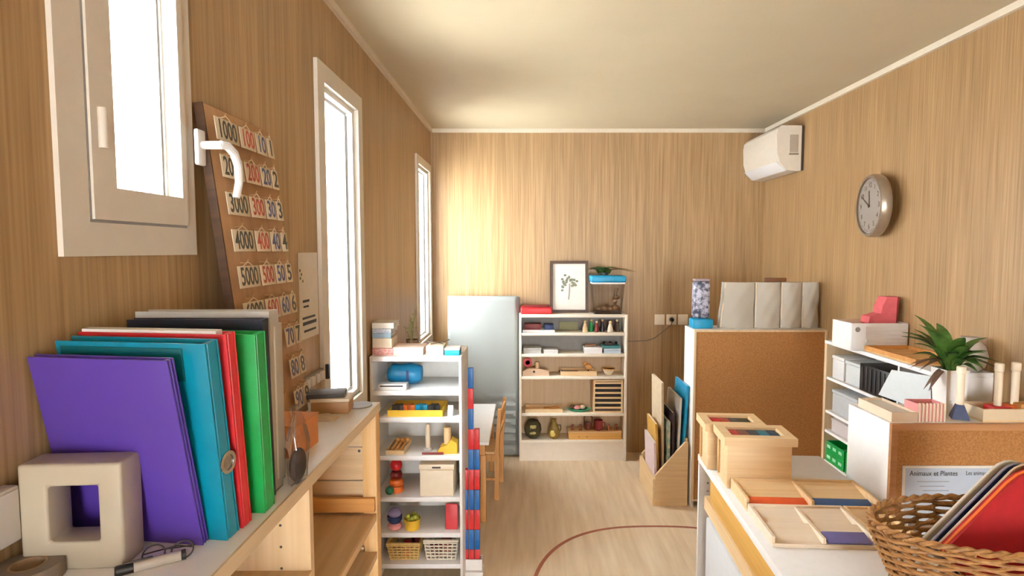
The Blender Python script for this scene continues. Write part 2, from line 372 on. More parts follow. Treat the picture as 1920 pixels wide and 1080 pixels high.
obj('pages', BX(.004, .232, .003, .019, .003, .322), M_PAPER, t)
for i, yy in enumerate((1.028, 1.07)):
    t = thing('magazine_file', ('tall grey magazine file touching the black book behind green folder', 'tall grey magazine file nearest to the number board')[i], 'magazine file', (-.70, yy, ZT), 0, 'grey magazine files on the counter')
    g = mat('file_grey', (200, 196, 186), .6, .04); D_ = .24-.012*i; hh = .335-i*.03
    obj('box', BX(0, D_, 0, .003, 0, hh).bb(0, D_, .036, .039, 0, hh).bb(0, D_, .003, .036, 0, .003).bb(D_-.003, D_, .003, .036, 0, hh), g, t)
    obj('label_strip', BX(D_, D_+.001, .017, .022, .02, hh-.03), M_PAPER, t)
    obj('papers', BX(.004, D_-.01, .006, .033, .003, hh-.015), M_PAPER, t)
t = thing('plastic_bag', 'crumpled clear plastic bag holding dark objects beside green folder', 'bag', (-.437, 1.082, ZT))
bg = MB().lathe([(.004, .001), (.012, .002), (.0165, .03), (.017, .07), (.013, .105), (.006, .13), (.009, .148), (.002, .149)], n=20)
for v in bg.bm.verts: v.co.y *= 2.3; v.co += Vector((random.uniform(-.002, .002), random.uniform(-.004, .004), random.uniform(-.001, .004)))
obj('bag', bg, M_CLEAR, t)
obj('contents', MB().sph((.0, .0, .034), (.0125, .032, .032), 12, 8), mat('dark_stuff', (64, 52, 48), .6, .25, (60, 60, 60)), t)
t = thing('carton', 'small orange cardboard carton on the counter beyond the plastic bag', 'box', (-.53, 1.262, ZT), (0, 0, R(-4)))
obj('body', BX(-.045, .045, -.055, .055, 0, .068), mat('orange_card', (206, 132, 76), .7, .05), t)
obj('lid_flap', BX(-.045, .047, -.057, .057, .0685, .0705), mat('orange_card2', (190, 118, 64), .7, .05), t)
# pile at the far end of the counter
t = thing('wooden_box', 'low brown wooden box at the bottom of the pile at counter end', 'box', (-.535, 1.575, ZT), (0, 0, R(6)))
obj('body', BX(-.05, .05, -.035, .035, 0, .032, .002), wood('brown_block', (150, 108, 66), (170, 128, 82), 'x'), t)
obj('lid', BX(-.052, .052, -.037, .037, .0325, .042, .002), M_CREAM, t)
solo('notebook', MB().box((0, 0, .006), (.1, .07, .012), bev=.002), M_DGREY, 'dark grey notebook on top of the low brown box at counter end', 'notebook', (-.55, 1.575, ZT+.0425), (0, 0, R(12)))
solo('cloth', MB().prism([(-.05, 0), (.05, 0), (.042, .006), (.02, .012), (-.01, .009), (-.035, .013), (-.05, .006)], 'y', -.02, .02), mat('beige_cloth', (190, 170, 140), .9, .06), 'small beige folded cloth in front of the pile at counter end', 'cloth', (-.545, 1.49, ZT))
solo('coaster', MB().lathe([(.035, 0), (.036, .002), (.035, .004)]), M_GREY, 'flat grey disc on far corner of counter below tall window', 'coaster', (-.475, 1.625, ZT))

# ------------------------------------------------------------------ number board
BL = math.hypot(.765, .093)
nb = thing('number_board', 'brown wooden board with rows of hooks leaning on left wall', 'board', (-.606, 1.27, ZT), (0, -math.atan2(.093, .765), 0))
obj('panel', BX(-.016, 0, 0, .315, 0, BL, .002), M_BROWN, nb)
obj('side_edge', BX(-.018, .001, -.004, 0, 0, BL), M_DARKW, nb)
cols = [(.008, .108, 0), (.117, .192, 1), (.2, .255, 2), (.263, .298, 3)]
M_C0 = mat('ink_grey', (76, 74, 64), .6, .05); M_C1 = mat('ink_red', (170, 74, 56), .6, .05); M_C2 = mat('ink_blue', (88, 92, 128), .6, .05)
cw = mat('number_card', (222, 208, 180), .6, .03)
hk = mat('brass_hook', (176, 140, 92), .4, .05)
brot = nb.rotation_euler.to_matrix()
for r in range(9):
    zc = .717-.083*r
    for (a, b, k) in cols:
        ym = (a+b)/2
        obj('hook', MB().tube([(.0, ym, zc+.034), (.014, ym, zc+.032), (.02, ym, zc+.04)], .0017, 6), hk, nb)
        if r > 5 and k < 2: continue
        val = str((r+1)*10**(3-k))
        p = Vector(nb.location)+brot @ Vector((.016, ym, zc))
        ct = thing('number_card', 'cream card printed %s hanging on the brown hook board' % val, 'card', tuple(p), tuple(nb.rotation_euler), 'number cards on the hook board')
        hw = (b-a)/2
        obj('card', MB().box((0, 0, 0), (.002, 2*hw, .05), bev=.0006), cw, ct)
        nn = len(val)
        text('numeral', val, .058, (M_C0, M_C1, M_C2, M_C0)[k], ct, (.0011, 0, -.001), (R(90), 0, R(90)), sx=min(1.0, 2*hw*.95/(.033*nn)), off=.0009)
        obj('cord', MB().tube([(0, -hw*.5, .024), (.002, 0, .034), (0, hw*.5, .024)], .0009, 5), M_CREAM, ct)
# wall chart and rail on left wall
t = thing('wall_chart', 'narrow white paper chart with dark lines on left wall', 'poster', (XL+.001, 1.905, 1.435))
obj('sheet', BX(0, .0015, -.083, .083, -.14, .142), M_PAPER, t)
ln = MB()
for (z, y0, y1, h) in ((-.02, -.055, 0, .008), (-.037, -.05, -.005, .006), (-.075, -.06, .05, .007), (-.095, -.058, .06, .011), (-.118, -.05, .055, .007)): ln.bb(.0015, .0022, y0, y1, z, z+h)
obj('printing', ln, M_INK, t)
ln = MB()
for (y, z) in ((-.072, .085), (-.06, .072), (-.07, .06), (-.05, .05)): ln.sph((.0015, y, z), (.001, .006, .005), 8, 6)
obj('leaf_print', ln, M_OLIVE, t)
t = thing('power_strip', 'dark power strip with white sockets on left wall below the chart', 'power strip', (XL, 1.885, 1.152))
obj('rail', BX(0, .012, -.125, .125, -.02, .02, .002), M_GREY, t)
for k in range(5): obj('socket', BX(.012, .022, -.112+.046*k, -.082+.046*k, -.015, .015, .002), M_UPVC, t)
obj('end_plug', BX(.0, .026, .125, .14, -.022, .03, .002), M_BLACK, t)

# ------------------------------------------------------------------ generic open shelf unit facing -Y
def shelf_unit(name, label, x0, x1, y0, y1, h, zs, m, mb_, th=.018, plinth=0, ubk=None, sth=.022):
    t = thing(name, label, 'shelf', ((x0+x1)/2, y0, 0)); hw = (x1-x0)/2; dp = y1-y0
    obj('side_panel', BX(-hw, -hw+th, 0, dp, 0, h, .0015), m, t); obj('side_panel', BX(hw-th, hw, 0, dp, 0, h, .0015), m, t)
    obj('top_panel', BX(-hw+th, hw-th, 0, dp, h-sth, h, .0015), m, t)
    for z in zs: obj('shelf', BX(-hw+th, hw-th, .002, dp-.006, z-sth, z, .0015), m, t)
    obj('back_panel', BX(-hw+th, hw-th, dp-.005, dp, 0, h-sth), mb_, t)
    if ubk: obj('back_panel', BX(-hw+th, hw-th, dp-.0075, dp-.0052, zs[1]+.001, h-sth), ubk, t, label='grey upper back panel')
    if plinth: obj('plinth', BX(-hw+th, hw-th, .01, .025, 0, plinth), m, t)
    return t
# white shelf by the left wall
SY = 2.6
shelf_unit('open_shelf', 'narrow tall white shelf with six levels beside the red and blue rods', -.712, -.292, SY, SY+.3, 1.1, (.942, .815, .637, .441, .27, .12), M_WHITE, M_GREYW, .012)
def itm(name, mb, m, label, cat, x, z, y, group=None, rz=0): return solo(name, mb, m, label, cat, (x, y, z+.0005), (0, 0, rz), group)
def book(label, x0, x1, y, dp, z, h, m, rz=0, group=None):
    t = thing('book', label, 'book', ((x0+x1)/2, y, z+.0005), (0, 0, rz), group); hw = (x1-x0)/2
    obj('cover', BX(-hw, hw, 0, dp, 0, .003).bb(-hw, hw, 0, dp, h-.003, h).bb(-hw, hw, 0, .003, .003, h-.003), m, t)
    obj('pages', BX(-hw+.003, hw-.003, .003, dp-.003, .003, h-.003), M_PAPER, t)
z0 = 1.1
gr = 'books and boxes stacked on the narrow shelf'
book('red and white book at the bottom of the stack on narrow shelf', -.708, -.612, SY+.04, .16, z0, .03, mat('red_white', (206, 84, 84), .5, scale=(60, 60, 200), c2=(236, 210, 200)), group=gr)
itm('carton', MB().bb(-.045, .045, 0, .12, 0, .046, .002), M_CREAM, 'cream box second from the bottom of stack on narrow shelf', 'box', -.665, z0+.0305, SY+.05, gr)
book('light blue book above the cream box on narrow shelf', -.71, -.624, SY+.05, .13, z0+.0775, .022, mat('pale_blue', (150, 178, 196), .5, .1), .05, gr)
book('white book with blue print above the light blue book', -.71, -.622, SY+.05, .13, z0+.1005, .02, mat('blue_white', (120, 150, 180), .5, scale=(90, 90, 200), c2=(236, 236, 236)), -.03, gr)
book('white topmost book of the stack on the narrow shelf', -.71, -.61, SY+.05, .14, z0+.1215, .026, M_PAPER, .02, gr)
t = thing('storage_box', 'flat pale pink box on the narrow shelf beside the book stack', 'box', (-.54, SY+.03, z0))
obj('body', BX(-.068, .068, 0, .12, 0, .03), mat('pale_pink', (238, 208, 190), .5, .03), t)
obj('lid', BX(-.07, .07, -.002, .122, .03, .038, .002), mat('pale_pink2', (240, 214, 196), .5, .03), t)
itm('storage_box', MB().bb(-.04, .04, 0, .1, 0, .044, .003), M_CREAM, 'square cream box between the pink and blue boxes on top', 'box', -.418, z0, SY+.03)
t = thing('storage_box', 'blue box with white lid at right end of narrow shelf top', 'box', (-.338, SY+.03, z0))
obj('body', BX(-.034, .034, 0, .08, 0, .024, .002), M_SKY, t)
obj('lid', BX(-.035, .035, -.001, .081, .0242, .034, .002), M_UPVC, t)
solo('scissors', MB().tube([(-.03, 0, .003), (0, .02, .008), (.05, .05, .016)], .003, 6).tube([(.03, 0, .003), (0, .03, .006), (-.05, .05, .008)], .003, 6), M_STEEL, 'small steel scissors lying on the square cream box', 'scissors', (-.41, SY+.06, z0+.045))
t = thing('twig_plant', 'dry green twigs in a brown pot behind pink box', 'plant', (-.56, SY+.225, z0))
obj('pot', MB().lathe([(.024, 0), (.03, .045), (.028, .045), (.024, .006)]), mat('brown_pot', (106, 82, 58), .7, .1), t)
tw = MB(); lf = MB()
for k in range(9):
    a = random.uniform(0, 6.28); r = random.uniform(.012, .04); h = random.uniform(.1, .19)
    tw.tube([(0, 0, .03), (r*.4*math.cos(a), r*.4*math.sin(a), h*.6), (r*math.cos(a), r*math.sin(a), h)], .0015, 5)
    for j in range(4): lf.leaf((r*.5*math.cos(a), r*.5*math.sin(a), h*(.5+.12*j)), random.uniform(0, 6.28), .03, .004, .8, .5, 3)
obj('twigs', tw, M_OLIVE, t); obj('foliage', lf, mat('sage', (132, 138, 84), .7, .12), t)
# level 1
t = thing('rolled_bag', 'puffy blue rolled bag on the top level of narrow shelf', 'bag', (-.578, SY+.14, .9425))
b = MB().lathe([(.01, -.082), (.034, -.08), (.046, -.06), (.05, -.02), (.049, .03), (.046, .062), (.034, .08), (.01, .082)], rot=(0, R(90), 0), c=(0, 0, .05), n=24)
for v in b.bm.verts: v.co.z = max(.001, v.co.z*(1+.05*math.sin(v.co.x*90)))
obj('bag', b, mat('blue_nylon', (16, 112, 156), .4, .2, (40, 40, 40)), t)
obj('strap', MB().box((.02, -.049, .05), (.012, .003, .05)), M_NAVY, t)
t = thing('pencil_case', 'white case with a black band below the blue rolled bag', 'case', (-.612, SY+.01, .9425))
obj('case', BX(-.066, .066, 0, .055, 0, .028, .004), M_UPVC, t); obj('band', BX(-.055, .05, -.001, 0, .016, .022), M_BLACK, t)
# level 2
def tray(name, label, x, y, z, wx, dy, h, m, t_=.006, rz=0, group=None, cat='tray'):
    t = thing(name, label, cat, (x, y, z+.0005), (0, 0, rz), group)
    obj('base', BX(-wx/2, wx/2, 0, dy, 0, t_), m, t)
    obj('rim', MB().frame_z(-wx/2, wx/2, 0, dy, t_, h, t_), m, t)
    return t
tray('wooden_tray', 'yellow wooden tray with puzzle pieces on narrow shelf', -.51, SY+.02, .815, .255, .18, .03, M_YEL)
gp = 'puzzle pieces in the yellow tray'
for (nm, x, y, m, lb) in (('brown', -.6, .03, M_DGREY, 'dark brown'), ('yellow', -.55, .05, M_ORANGE, 'orange'), ('blue', -.49, .04, M_SKY, 'blue'), ('black', -.43, .05, M_INK, 'black')):
    poly = [(.03*math.cos(k*math.pi/5)*(1 if k % 2 else .6), .03*math.sin(k*math.pi/5)*(1 if k % 2 else .6)) for k in range(10)]
    solo('puzzle_piece', MB().prism(poly, 'z', 0, .035), m, lb+' star shaped piece standing in the yellow wooden tray', 'toy', (x, SY+.02+.06, .822), (0, 0, .3), gp)
itm('card_stand', MB().prism([(0, 0), (.06, 0), (.05, .008), (.03, .045), (.025, .045)], 'x', -.012, .012), M_UPVC, 'small white wedge stand at right of the yellow tray', 'stand', -.35, .815, SY+.03)
# level 3
t = tray('wooden_tray', 'small pine tray with brown tools on narrow shelf', -.605, SY+.015, .637, .085, .17, .02, M_PALE)
for k in range(3):
    solo('wooden_tool', MB().cyl((0, 0, .008), (.0, .1, .022), .007, .005, 10).sph((0, .1, .022), (.014, .018, .012), 10, 8), M_ORANGEW, ('brown wooden tool nearest the counter on the small pine tray', 'middle brown wooden tool on the small pine tray', 'brown wooden tool on the small pine tray nearest the white peg')[k], 'tool', (-.626+.021*k, SY+.04, .6445), (0, 0, R(-6)), 'wooden tools on the small pine tray')
t = thing('peg_post', 'white wooden post on round foot in middle of narrow shelf', 'toy', (-.464, SY+.09, .637))
obj('foot', MB().lathe([(.022, 0), (.022, .008), (.012, .012)]), M_UPVC, t); obj('post', MB().lathe([(.012, .0125), (.012, .11), (.008, .122), (.001, .126)]), M_CREAM, t)
t = thing('block_house', 'yellow step blocks with a pale cylinder on narrow shelf', 'toy', (-.367, SY+.06, .637))
obj('base', MB().prism([(-.048, 0), (.048, 0), (.048, .05), (.02, .065), (0, .04), (-.03, .03)], 'y', -.03, .03), M_YEL, t)
obj('cylinder', MB().cyl((.0, .0, .0405), (.0, 0, .12), .017), M_PALE, t)
itm('pen', MB().cyl((-.05, 0, .005), (.05, 0, .005), .005, n=10), M_DRED, 'dark red stick lying in front of white post', 'stick', -.43, .637, SY+.02)
# level 4
t = thing('stacking_clown', 'red and orange stacking toy on the narrow shelf above ball basket', 'toy', (-.612, SY+.07, .441))
obj('base', MB().lathe([(.03, 0), (.034, .012), (.03, .03)]), M_ORANGE, t)
obj('ring', MB().lathe([(.012, .031), (.03, .034), (.034, .047), (.03, .06), (.012, .064)]), M_ORANGE, t)
obj('ring', MB().lathe([(.012, .065), (.024, .068), (.029, .082), (.024, .096), (.012, .1)]), M_DRED, t)
obj('head', MB().sph((0, 0, .128), .028), M_RED, t)
itm('ball', MB().sph((0, 0, .02), .02), mat('deep_green', (16, 96, 66), .3, .1), 'small shiny dark green ball beside the red stacking toy', 'ball', -.648+.012, .441, SY+.03)
t = thing('storage_chest', 'large cream lidded box with handle slot on narrow shelf', 'box', (-.413, SY+.015, .441))
obj('body', BX(-.078, .078, 0, .2, 0, .125, .003), M_CREAM, t)
obj('lid', BX(-.082, .082, -.004, .204, .1255, .152, .004), mat('cream_lid', (242, 228, 202), .5, .02), t)
obj('handle', BX(-.02, .02, -.0065, -.0042, .134, .142, .001), M_DGREY, t)
# level 5
t = thing('ball_basket', 'purple and navy bowl of yarn standing on a pink base', 'bowl', (-.618, SY+.05, .27))
obj('base', MB().lathe([(.02, 0), (.03, .004), (.033, .02), (.026, .03)]), M_PINK, t)
obj('bowl', MB().lathe([(.024, .0305), (.034, .045), (.035, .062)]), M_NAVY, t)
obj('yarn', MB().sph((0, 0, .075), (.031, .031, .024)), mat('lilac', (140, 128, 166), .8, .1), t)
t = thing('fruit_basket', 'small yellow tub filled with green and yellow fruit', 'basket', (-.535, SY+.05, .27))
obj('tub', MB().lathe([(.034, 0), (.04, .05), (.037, .05), (.031, .004), (0, .003)]), M_YEL, t)
fr = MB()
for k in range(9):
    a = k*.7; fr.sph((.02*math.cos(a), .02*math.sin(a), .048+.006*(k % 3)), .012, 10, 8)
obj('fruit', fr, mat('lime', (160, 164, 56), .5, .2), t)
solo('red_plate', MB().box((0, 0, .06), (.06, .012, .12), bev=.008, seg=3), mat('coral_red', (206, 62, 70), .45, .06), 'upright rounded red plastic case at right end of narrow shelf', 'case', (-.348, SY+.04, .27), (R(-6), 0, 0))
# level 6: two baskets
def weave_basket(t, wx, dy, h, m, rows=6, r=.0045, taper=.85, step=.02):
    st = MB(); nx = max(3, int(wx/step)); ny = max(3, int(dy/step))
    pts = [(-.5+i/nx, -.5) for i in range(nx)]+[(.5, -.5+i/ny) for i in range(ny)]+[(.5-i/nx, .5) for i in range(nx)]+[(-.5, .5-i/ny) for i in range(ny)]
    if len(pts) % 2: pts.append((-.5, -.5+.5/ny))
    N = len(pts)
    wv = MB()
    for k in range(rows):
        f = taper+(1-taper)*k/(rows-1); z = .006+(h-.016)*k/(rows-1)
        loop = []
        for i in range(2*N):
            a, b = pts[(i//2) % N], pts[(i//2+1) % N]
            q = a if i % 2 == 0 else ((a[0]+b[0])/2, (a[1]+b[1])/2)
            off = (1+(.02 if (i//2+k) % 2 else -.02)) if i % 2 == 0 else 1
            loop.append((q[0]*wx*f*off, q[1]*dy*f*off, z))
        wv.tube(loop, r, 6, True)
    obj('weave', wv, m, t)
    for p in pts: st.tube([(p[0]*wx*taper, p[1]*dy*taper, .002), (p[0]*wx, p[1]*dy, h-.004)], r*.7, 5)
    obj('stakes', st, m, t)
    obj('bottom', BX(-wx*taper*.49, wx*taper*.49, -dy*taper*.49, dy*taper*.49, .001, .006), m, t)
    rim = [(p[0]*wx*1.01, p[1]*dy*1.01, h) for p in pts]
    obj('rim', MB().tube(rim, r*1.5, 8, True), m, t)
t = thing('wicker_basket', 'yellow wicker basket with dark and red toys on bottom shelf', 'basket', (-.574, SY+.11, .1205))
weave_basket(t, .15, .17, .085, mat('yellow_wicker', (216, 182, 112), .6, .12, (60, 60, 60)))
t = thing('wicker_basket', 'white plastic weave basket beside the yellow wicker basket', 'basket', (-.398, SY+.11, .1205))
weave_basket(t, .155, .17, .1, mat('white_weave', (230, 222, 204), .5, .05, (60, 60, 60)))
for k, (x, y, m, lb, hh) in enumerate(((-.612, .07, M_DGREY, 'dark grey block lying in the yellow wicker basket', .05), (-.567, .085, M_RED, 'red block lying in middle of yellow wicker basket', .06), (-.535, .15, M_DRED, 'dark red block at the back of yellow wicker basket', .06), (-.43, .08, M_DRED, 'dark red block lying in the white weave basket', .062), (-.382, .1, mat('terracotta', (176, 96, 76), .6, .1), 'terracotta block lying in the white weave basket', .068))):
    solo('toy_block', MB().box((0, 0, hh/2), (.038, .05, hh), bev=.006), m, lb, 'toy', (x, SY+y, .1275), (0, 0, .3*k), 'toy blocks in the shelf baskets')
solo('hoop', MB().tube([(.09*math.cos(a*.2), .06*math.sin(a*.2), .004) for a in range(32)], .004, 6, True), M_GREY, 'thin grey hoop lying at the foot of narrow shelf', 'hoop', (-.47, SY-.09, 0))

# ------------------------------------------------------------------ taped line on the floor
cx_, cy_, rx_, ry_ = .74, 2.35, .72, .865
fl = MB(); rr_ = []
for k in range(121):
    a = 2*math.pi*k/120
    ca, sa = math.cos(a), math.sin(a)
    e_ = .78
    px_, py_ = abs(ca)**e_*(1 if ca >= 0 else -1), abs(sa)**e_*(1 if sa >= 0 else -1)
    rr_.append([fl.bm.verts.new((cx_+(rx_+o)*px_, cy_+(ry_+o)*py_, z)) for o, z in ((-.009, .0002), (-.009, .0012), (.009, .0012), (.009, .0002))])
for a, b in zip(rr_, rr_[1:]):
    for k in range(4): fl.bm.faces.new((a[k], a[(k+1) % 4], b[(k+1) % 4], b[k]))
solo('floor_tape', fl, mat('brown_red_tape', (150, 84, 58), .6, .1), 'thin brown red taped oval line on the wood floor', 'tape')

# ------------------------------------------------------------------ number rods
t = thing('rod_stand', 'white block stand holding the red and blue rods', 'stand', (-.262, 2.745, 0))
obj('base', BX(-.055, .055, -.04, .04, 0, .02, .003), M_WHITE, t)
obj('sleeve', MB().frame_z(-.052, .05, -.022, .022, .0205, .075, .004), M_WHITE, t)
def rod(label, x, y, n, start, w=.025):
    t = thing('number_rod', label, 'rod', (x, y, .021), 0, 'red and blue counting rods')
    for k in range(n):
        obj('segment', BX(-w/2, w/2, -w/2, w/2, .1*k, .1*(k+1)-.0008, .001), (M_RED, M_BLUE)[(k+start) % 2], t)
rod('tallest red and blue counting rod standing beside the narrow white shelf', -.264, 2.745, 10, 0)
rod('medium red and blue counting rod to the right of the tallest', -.2355, 2.745, 7, 0)
rod('short red and blue counting rod to the left of the tallest', -.293, 2.745, 5, 0)

# ------------------------------------------------------------------ child table and chair
t = thing('child_table', 'low child table with white top and brown apron', 'table', (-.43, 3.66, 0))
obj('tabletop', BX(-.24, .22, -.41, .43, .462, .48, .004), M_WHITE, t)
obj('apron', MB().frame_z(-.215, .195, -.39, .41, .40, .4615, .018), M_OAKZ, t)
for sx in (-.205, .185):
    for sy in (-.38, .40): obj('leg', BX(sx-.016, sx+.016, sy-.016, sy+.016, 0, .3995, .003), M_OAKZ, t)
t = thing('child_chair', 'small wooden child chair pushed under the low white table', 'chair', (-.17, 3.72, 0), (0, 0, R(-4)))
for sy in (-.145, .145):
    obj('leg', MB().prism([(-.016, 0), (.012, 0), (.012, .3), (.03, .585), (.008, .585), (-.012, .3)], 'y', sy-.013, sy+.013), M_OAKZ, t)
    obj('leg', BX(-.30, -.272, sy-.013, sy+.013, 0, .285, .003), M_OAKZ, t)
obj('seat', BX(-.31, -.017, -.13, .13, .285, .303, .004), M_PINEX, t)
obj('seat_rail', BX(-.29, -.01, -.13, -.114, .24, .284).bb(-.29, -.01, .114, .13, .24, .284), M_OAKZ, t)
obj('backrest', MB().box((.02, 0, .53), (.014, .262, .07), (0, R(3.5), 0), .004), M_OAKZ, t)
obj('backrest', MB().box((.012, 0, .42), (.012, .262, .03), (0, R(3.5), 0), .003), M_OAKZ, t)
obj('stretcher', BX(-.27, -.014, -.139, -.127, .12, .135), M_OAKZ, t)

# ------------------------------------------------------------------ grey mats by back wall
t = thing('folding_mat', 'large grey foam mat standing against back wall by far window', 'mat', (-.326, 4.362, 0), (R(-1), 0, 0))
g = MB(); nx, nz = 40, 60; V = []
for i in range(nx+1):
    row = []
    for j in range(nz+1):
        x = -.265+.53*i/nx; z = .012+1.225*j/nz
        fx = max(0, (i/nx-.35)/.65); fz = max(0, 1-z/.55)
        yy = -.03-.03*fx*min(1, fz*2)*(.5+.5*math.sin(z*95+i*.25+1.5*math.sin(i*.3)))
        if i in (0, nx) or j in (0, nz): yy = -.022
        row.append(g.bm.verts.new((x, yy, z)))
    V.append(row)
for i in range(nx):
    for j in range(nz): g.bm.faces.new((V[i][j], V[i+1][j], V[i+1][j+1], V[i][j+1]))
edge = [V[i][0] for i in range(nx+1)]+[V[nx][j] for j in range(1, nz+1)]+[V[i][nz] for i in range(nx-1, -1, -1)]+[V[0][j] for j in range(nz-1, 0, -1)]
bk = [g.bm.verts.new((v.co.x, .0, v.co.z)) for v in edge]
for k in range(len(edge)): g.bm.faces.new((edge[k], bk[k], bk[(k+1) % len(edge)], edge[(k+1) % len(edge)]))
g.bm.faces.new(bk)
obj('front_panel', g, M_LGREY, t)
obj('rear_panel', MB().box((.012, .019, .615), (.545, .034, 1.23), bev=.012, seg=3), M_LGREY, t)

# ------------------------------------------------------------------ back shelf
BY = 4.24; BX0, BX1 = -.046, .758
shelf_unit('bookshelf', 'wide cream shelf against back wall with framed picture on top', BX0, BX1, BY, 4.425, 1.109, (.973, .814, .645, .366, .159), M_WARMW, wood('shelf_back', (196, 168, 130), (208, 182, 146), 'z'), .018, .137, M_GREY)
z0 = 1.109
t = thing('flat_case', 'flat red case with rounded corners left of framed picture', 'case', (.083, BY+.085, z0))
obj('body', MB().box((0, 0, .026), (.235, .13, .05), bev=.012, seg=3), M_RED, t); obj('lid', MB().box((.0, 0, .0575), (.2, .11, .012), bev=.004), M_DRED, t)
t = thing('framed_picture', 'dark framed botanical print leaning on back wall', 'picture', (.334, BY+.135, z0), (R(-5), 0, 0))
obj('frame', MB().frame_y(-.146, .146, -.012, .008, 0, .395, .022), M_DARKW, t)
obj('print', BX(-.124, .124, -.004, .0, .022, .373), M_PAPER, t)
fl = MB()
for k in range(15):
    a = R(90)+(k-7)*.28; r = .03+.035*((k*37) % 10)/10
    fl.sph((r*math.cos(a)*.9, -.0042, .215+r*math.sin(a)*.9), (.012, .0008, .01), 8, 6, (0, a, 0))
for (x, z) in ((-.05, .2), (-.052, .255), (-.03, .285), (.06, .24), (.035, .21), (-.052, .17)): fl.sph((x, -.0042, z), (.011, .0008, .009), 8, 6)
obj('flower_print', fl, mat('print_green', (128, 132, 110), .7, .25, (90, 90, 90)), t)
obj('stem_print', MB().tube([(-.006, -.0042, .1), (0, -.0042, .16), (.002, -.0042, .22)], .003, 6), mat('print_grey', (140, 136, 122), .7, .1), t)
t = thing('terrarium', 'clear plastic insect tank with bright blue lid on back shelf', 'tank', (.617, BY+.09, z0))
def taper_box(w0, d0, w1, d1, h, t_=.003):
    m = MB()
    def q(w_, d_, z, o): return [m.bm.verts.new((sx*(w_/2-o), sy*(d_/2-o), z)) for sx, sy in ((-1, -1), (1, -1), (1, 1), (-1, 1))]
    a, b, c_, d_ = q(w0, d0, 0, 0), q(w1, d1, h, 0), q(w1, d1, h, t_), q(w0, d0, t_, t_)
    for p, s in ((a, b), (b, c_), (c_, d_)):
        for k in range(4): m.bm.faces.new((p[k], p[(k+1) % 4], s[(k+1) % 4], s[k]))
    m.bm.faces.new(a[::-1]); m.bm.faces.new(d_); return m
obj('tank', taper_box(.2, .12, .245, .14, .235), M_CLEAR, t)
obj('lid', MB().box((0, 0, .262), (.262, .156, .05), bev=.012, seg=3), M_SKY, t)
obj('lid_rim', BX(-.122, .122, -.072, .072, .2255, .2365), M_UPVC, t)
obj('base', BX(-.1, .1, -.06, .06, -.0, .004).bb(-.096, .096, -.056, .056, .0045, .02), mat('dark_soil', (70, 52, 40), .9, .2, (90, 90, 90)), t)
bb_ = MB()
for (x, z, r) in ((-.06, .03, .018), (-.02, .035, .022), (.03, .03, .02), (.07, .04, .022), (.06, .09, .016), (.075, .12, .016), (.0, .06, .012)): bb_.sph((x, .01, z), (r*1.3, r, r), 10, 8)
bb_.tube([(.075, .01, .02), (.06, .01, .1), (.08, .01, .19)], .006, 6)
obj('bark', bb_, mat('bark', (120, 88, 60), .9, .3, (60, 60, 60)), t)
t = thing('trailing_plant', 'low leafy plant lying across the blue tank lid', 'plant', (.6, BY+.1, z0+.2875))
obj('pot', MB().lathe([(.02, 0), (.028, .02), (.026, .02), (.02, .003)]), M_DGREY, t)
lf = MB(); dl = MB()
for k in range(22): lf.leaf((-.05+.004*k, 0, .012), k*.42+2.2, random.uniform(.09, .15), .013, .95, .75)
for k in range(4): dl.leaf((.02, 0, .012), -.35+k*.2, random.uniform(.2, .27), .014, .5, .5)
obj('foliage', lf, M_LEAF, t); obj('dry_foliage', dl, mat('tan_leaf', (170, 130, 86), .7, .15), t, label='tan dried leaves')
# level 1 (z .973)
z1 = .973
tray('white_tray', 'white tray with red and navy boxes on top level of back shelf', .1, BY+.02, z1, .24, .12, .018, M_UPVC)
itm('small_box', MB().bb(-.062, .062, 0, .08, 0, .055, .003), M_DRED, 'dark red box in the white tray on back shelf', 'box', .056, z1+.0068, BY+.035)
itm('small_box', MB().bb(-.034, .034, 0, .08, 0, .05, .003), M_NAVY, 'navy box in the white tray on back shelf', 'box', .178, z1+.0068, BY+.035)
itm('card', MB().box((0, 0, .032), (.14, .003, .064), (R(-10), 0, 0)), mat('olive_grey', (150, 148, 112), .7, .04), 'olive card leaning on the back of top level', 'card', .33, z1+.001, BY+.14)
for k, (x, h, r, m, lb) in enumerate(((.448, .09, .02, M_PALE, 'pale wooden figure left of the striped figures on back shelf'), (.495, .1, .018, M_GREEN, 'green wooden figure beside the pale figure on back shelf'), (.535, .085, .018, M_DRED, 'brown red wooden figure in middle of the figure row'), (.58, .1, .017, M_BLACK, 'black wooden figure next to the cream cone figure'), (.636, .085, .022, M_CREAM, 'cream cone figure at right of the figure row'), (.69, .1, .02, M_DARKW, 'dark brown figure at right end of top level'))):
    t = thing('figurine', lb, 'figurine', (x, BY+.05+.02*(k % 2), z1), 0, 'wooden figures on the back shelf')
    obj('body', MB().lathe([(r, 0), (r*.95, h*.3), (r*.45, h*.72), (.004, h*.75)]), m, t)
    obj('head', MB().sph((0, 0, h*.85), r*.55, 12, 8), M_PALE, t)
itm('card', MB().box((0, 0, .04), (.16, .003, .08), (R(-8), 0, 0)), M_DARKW, 'dark card leaning behind the wooden figures', 'card', .64, z1+.001, BY+.15)
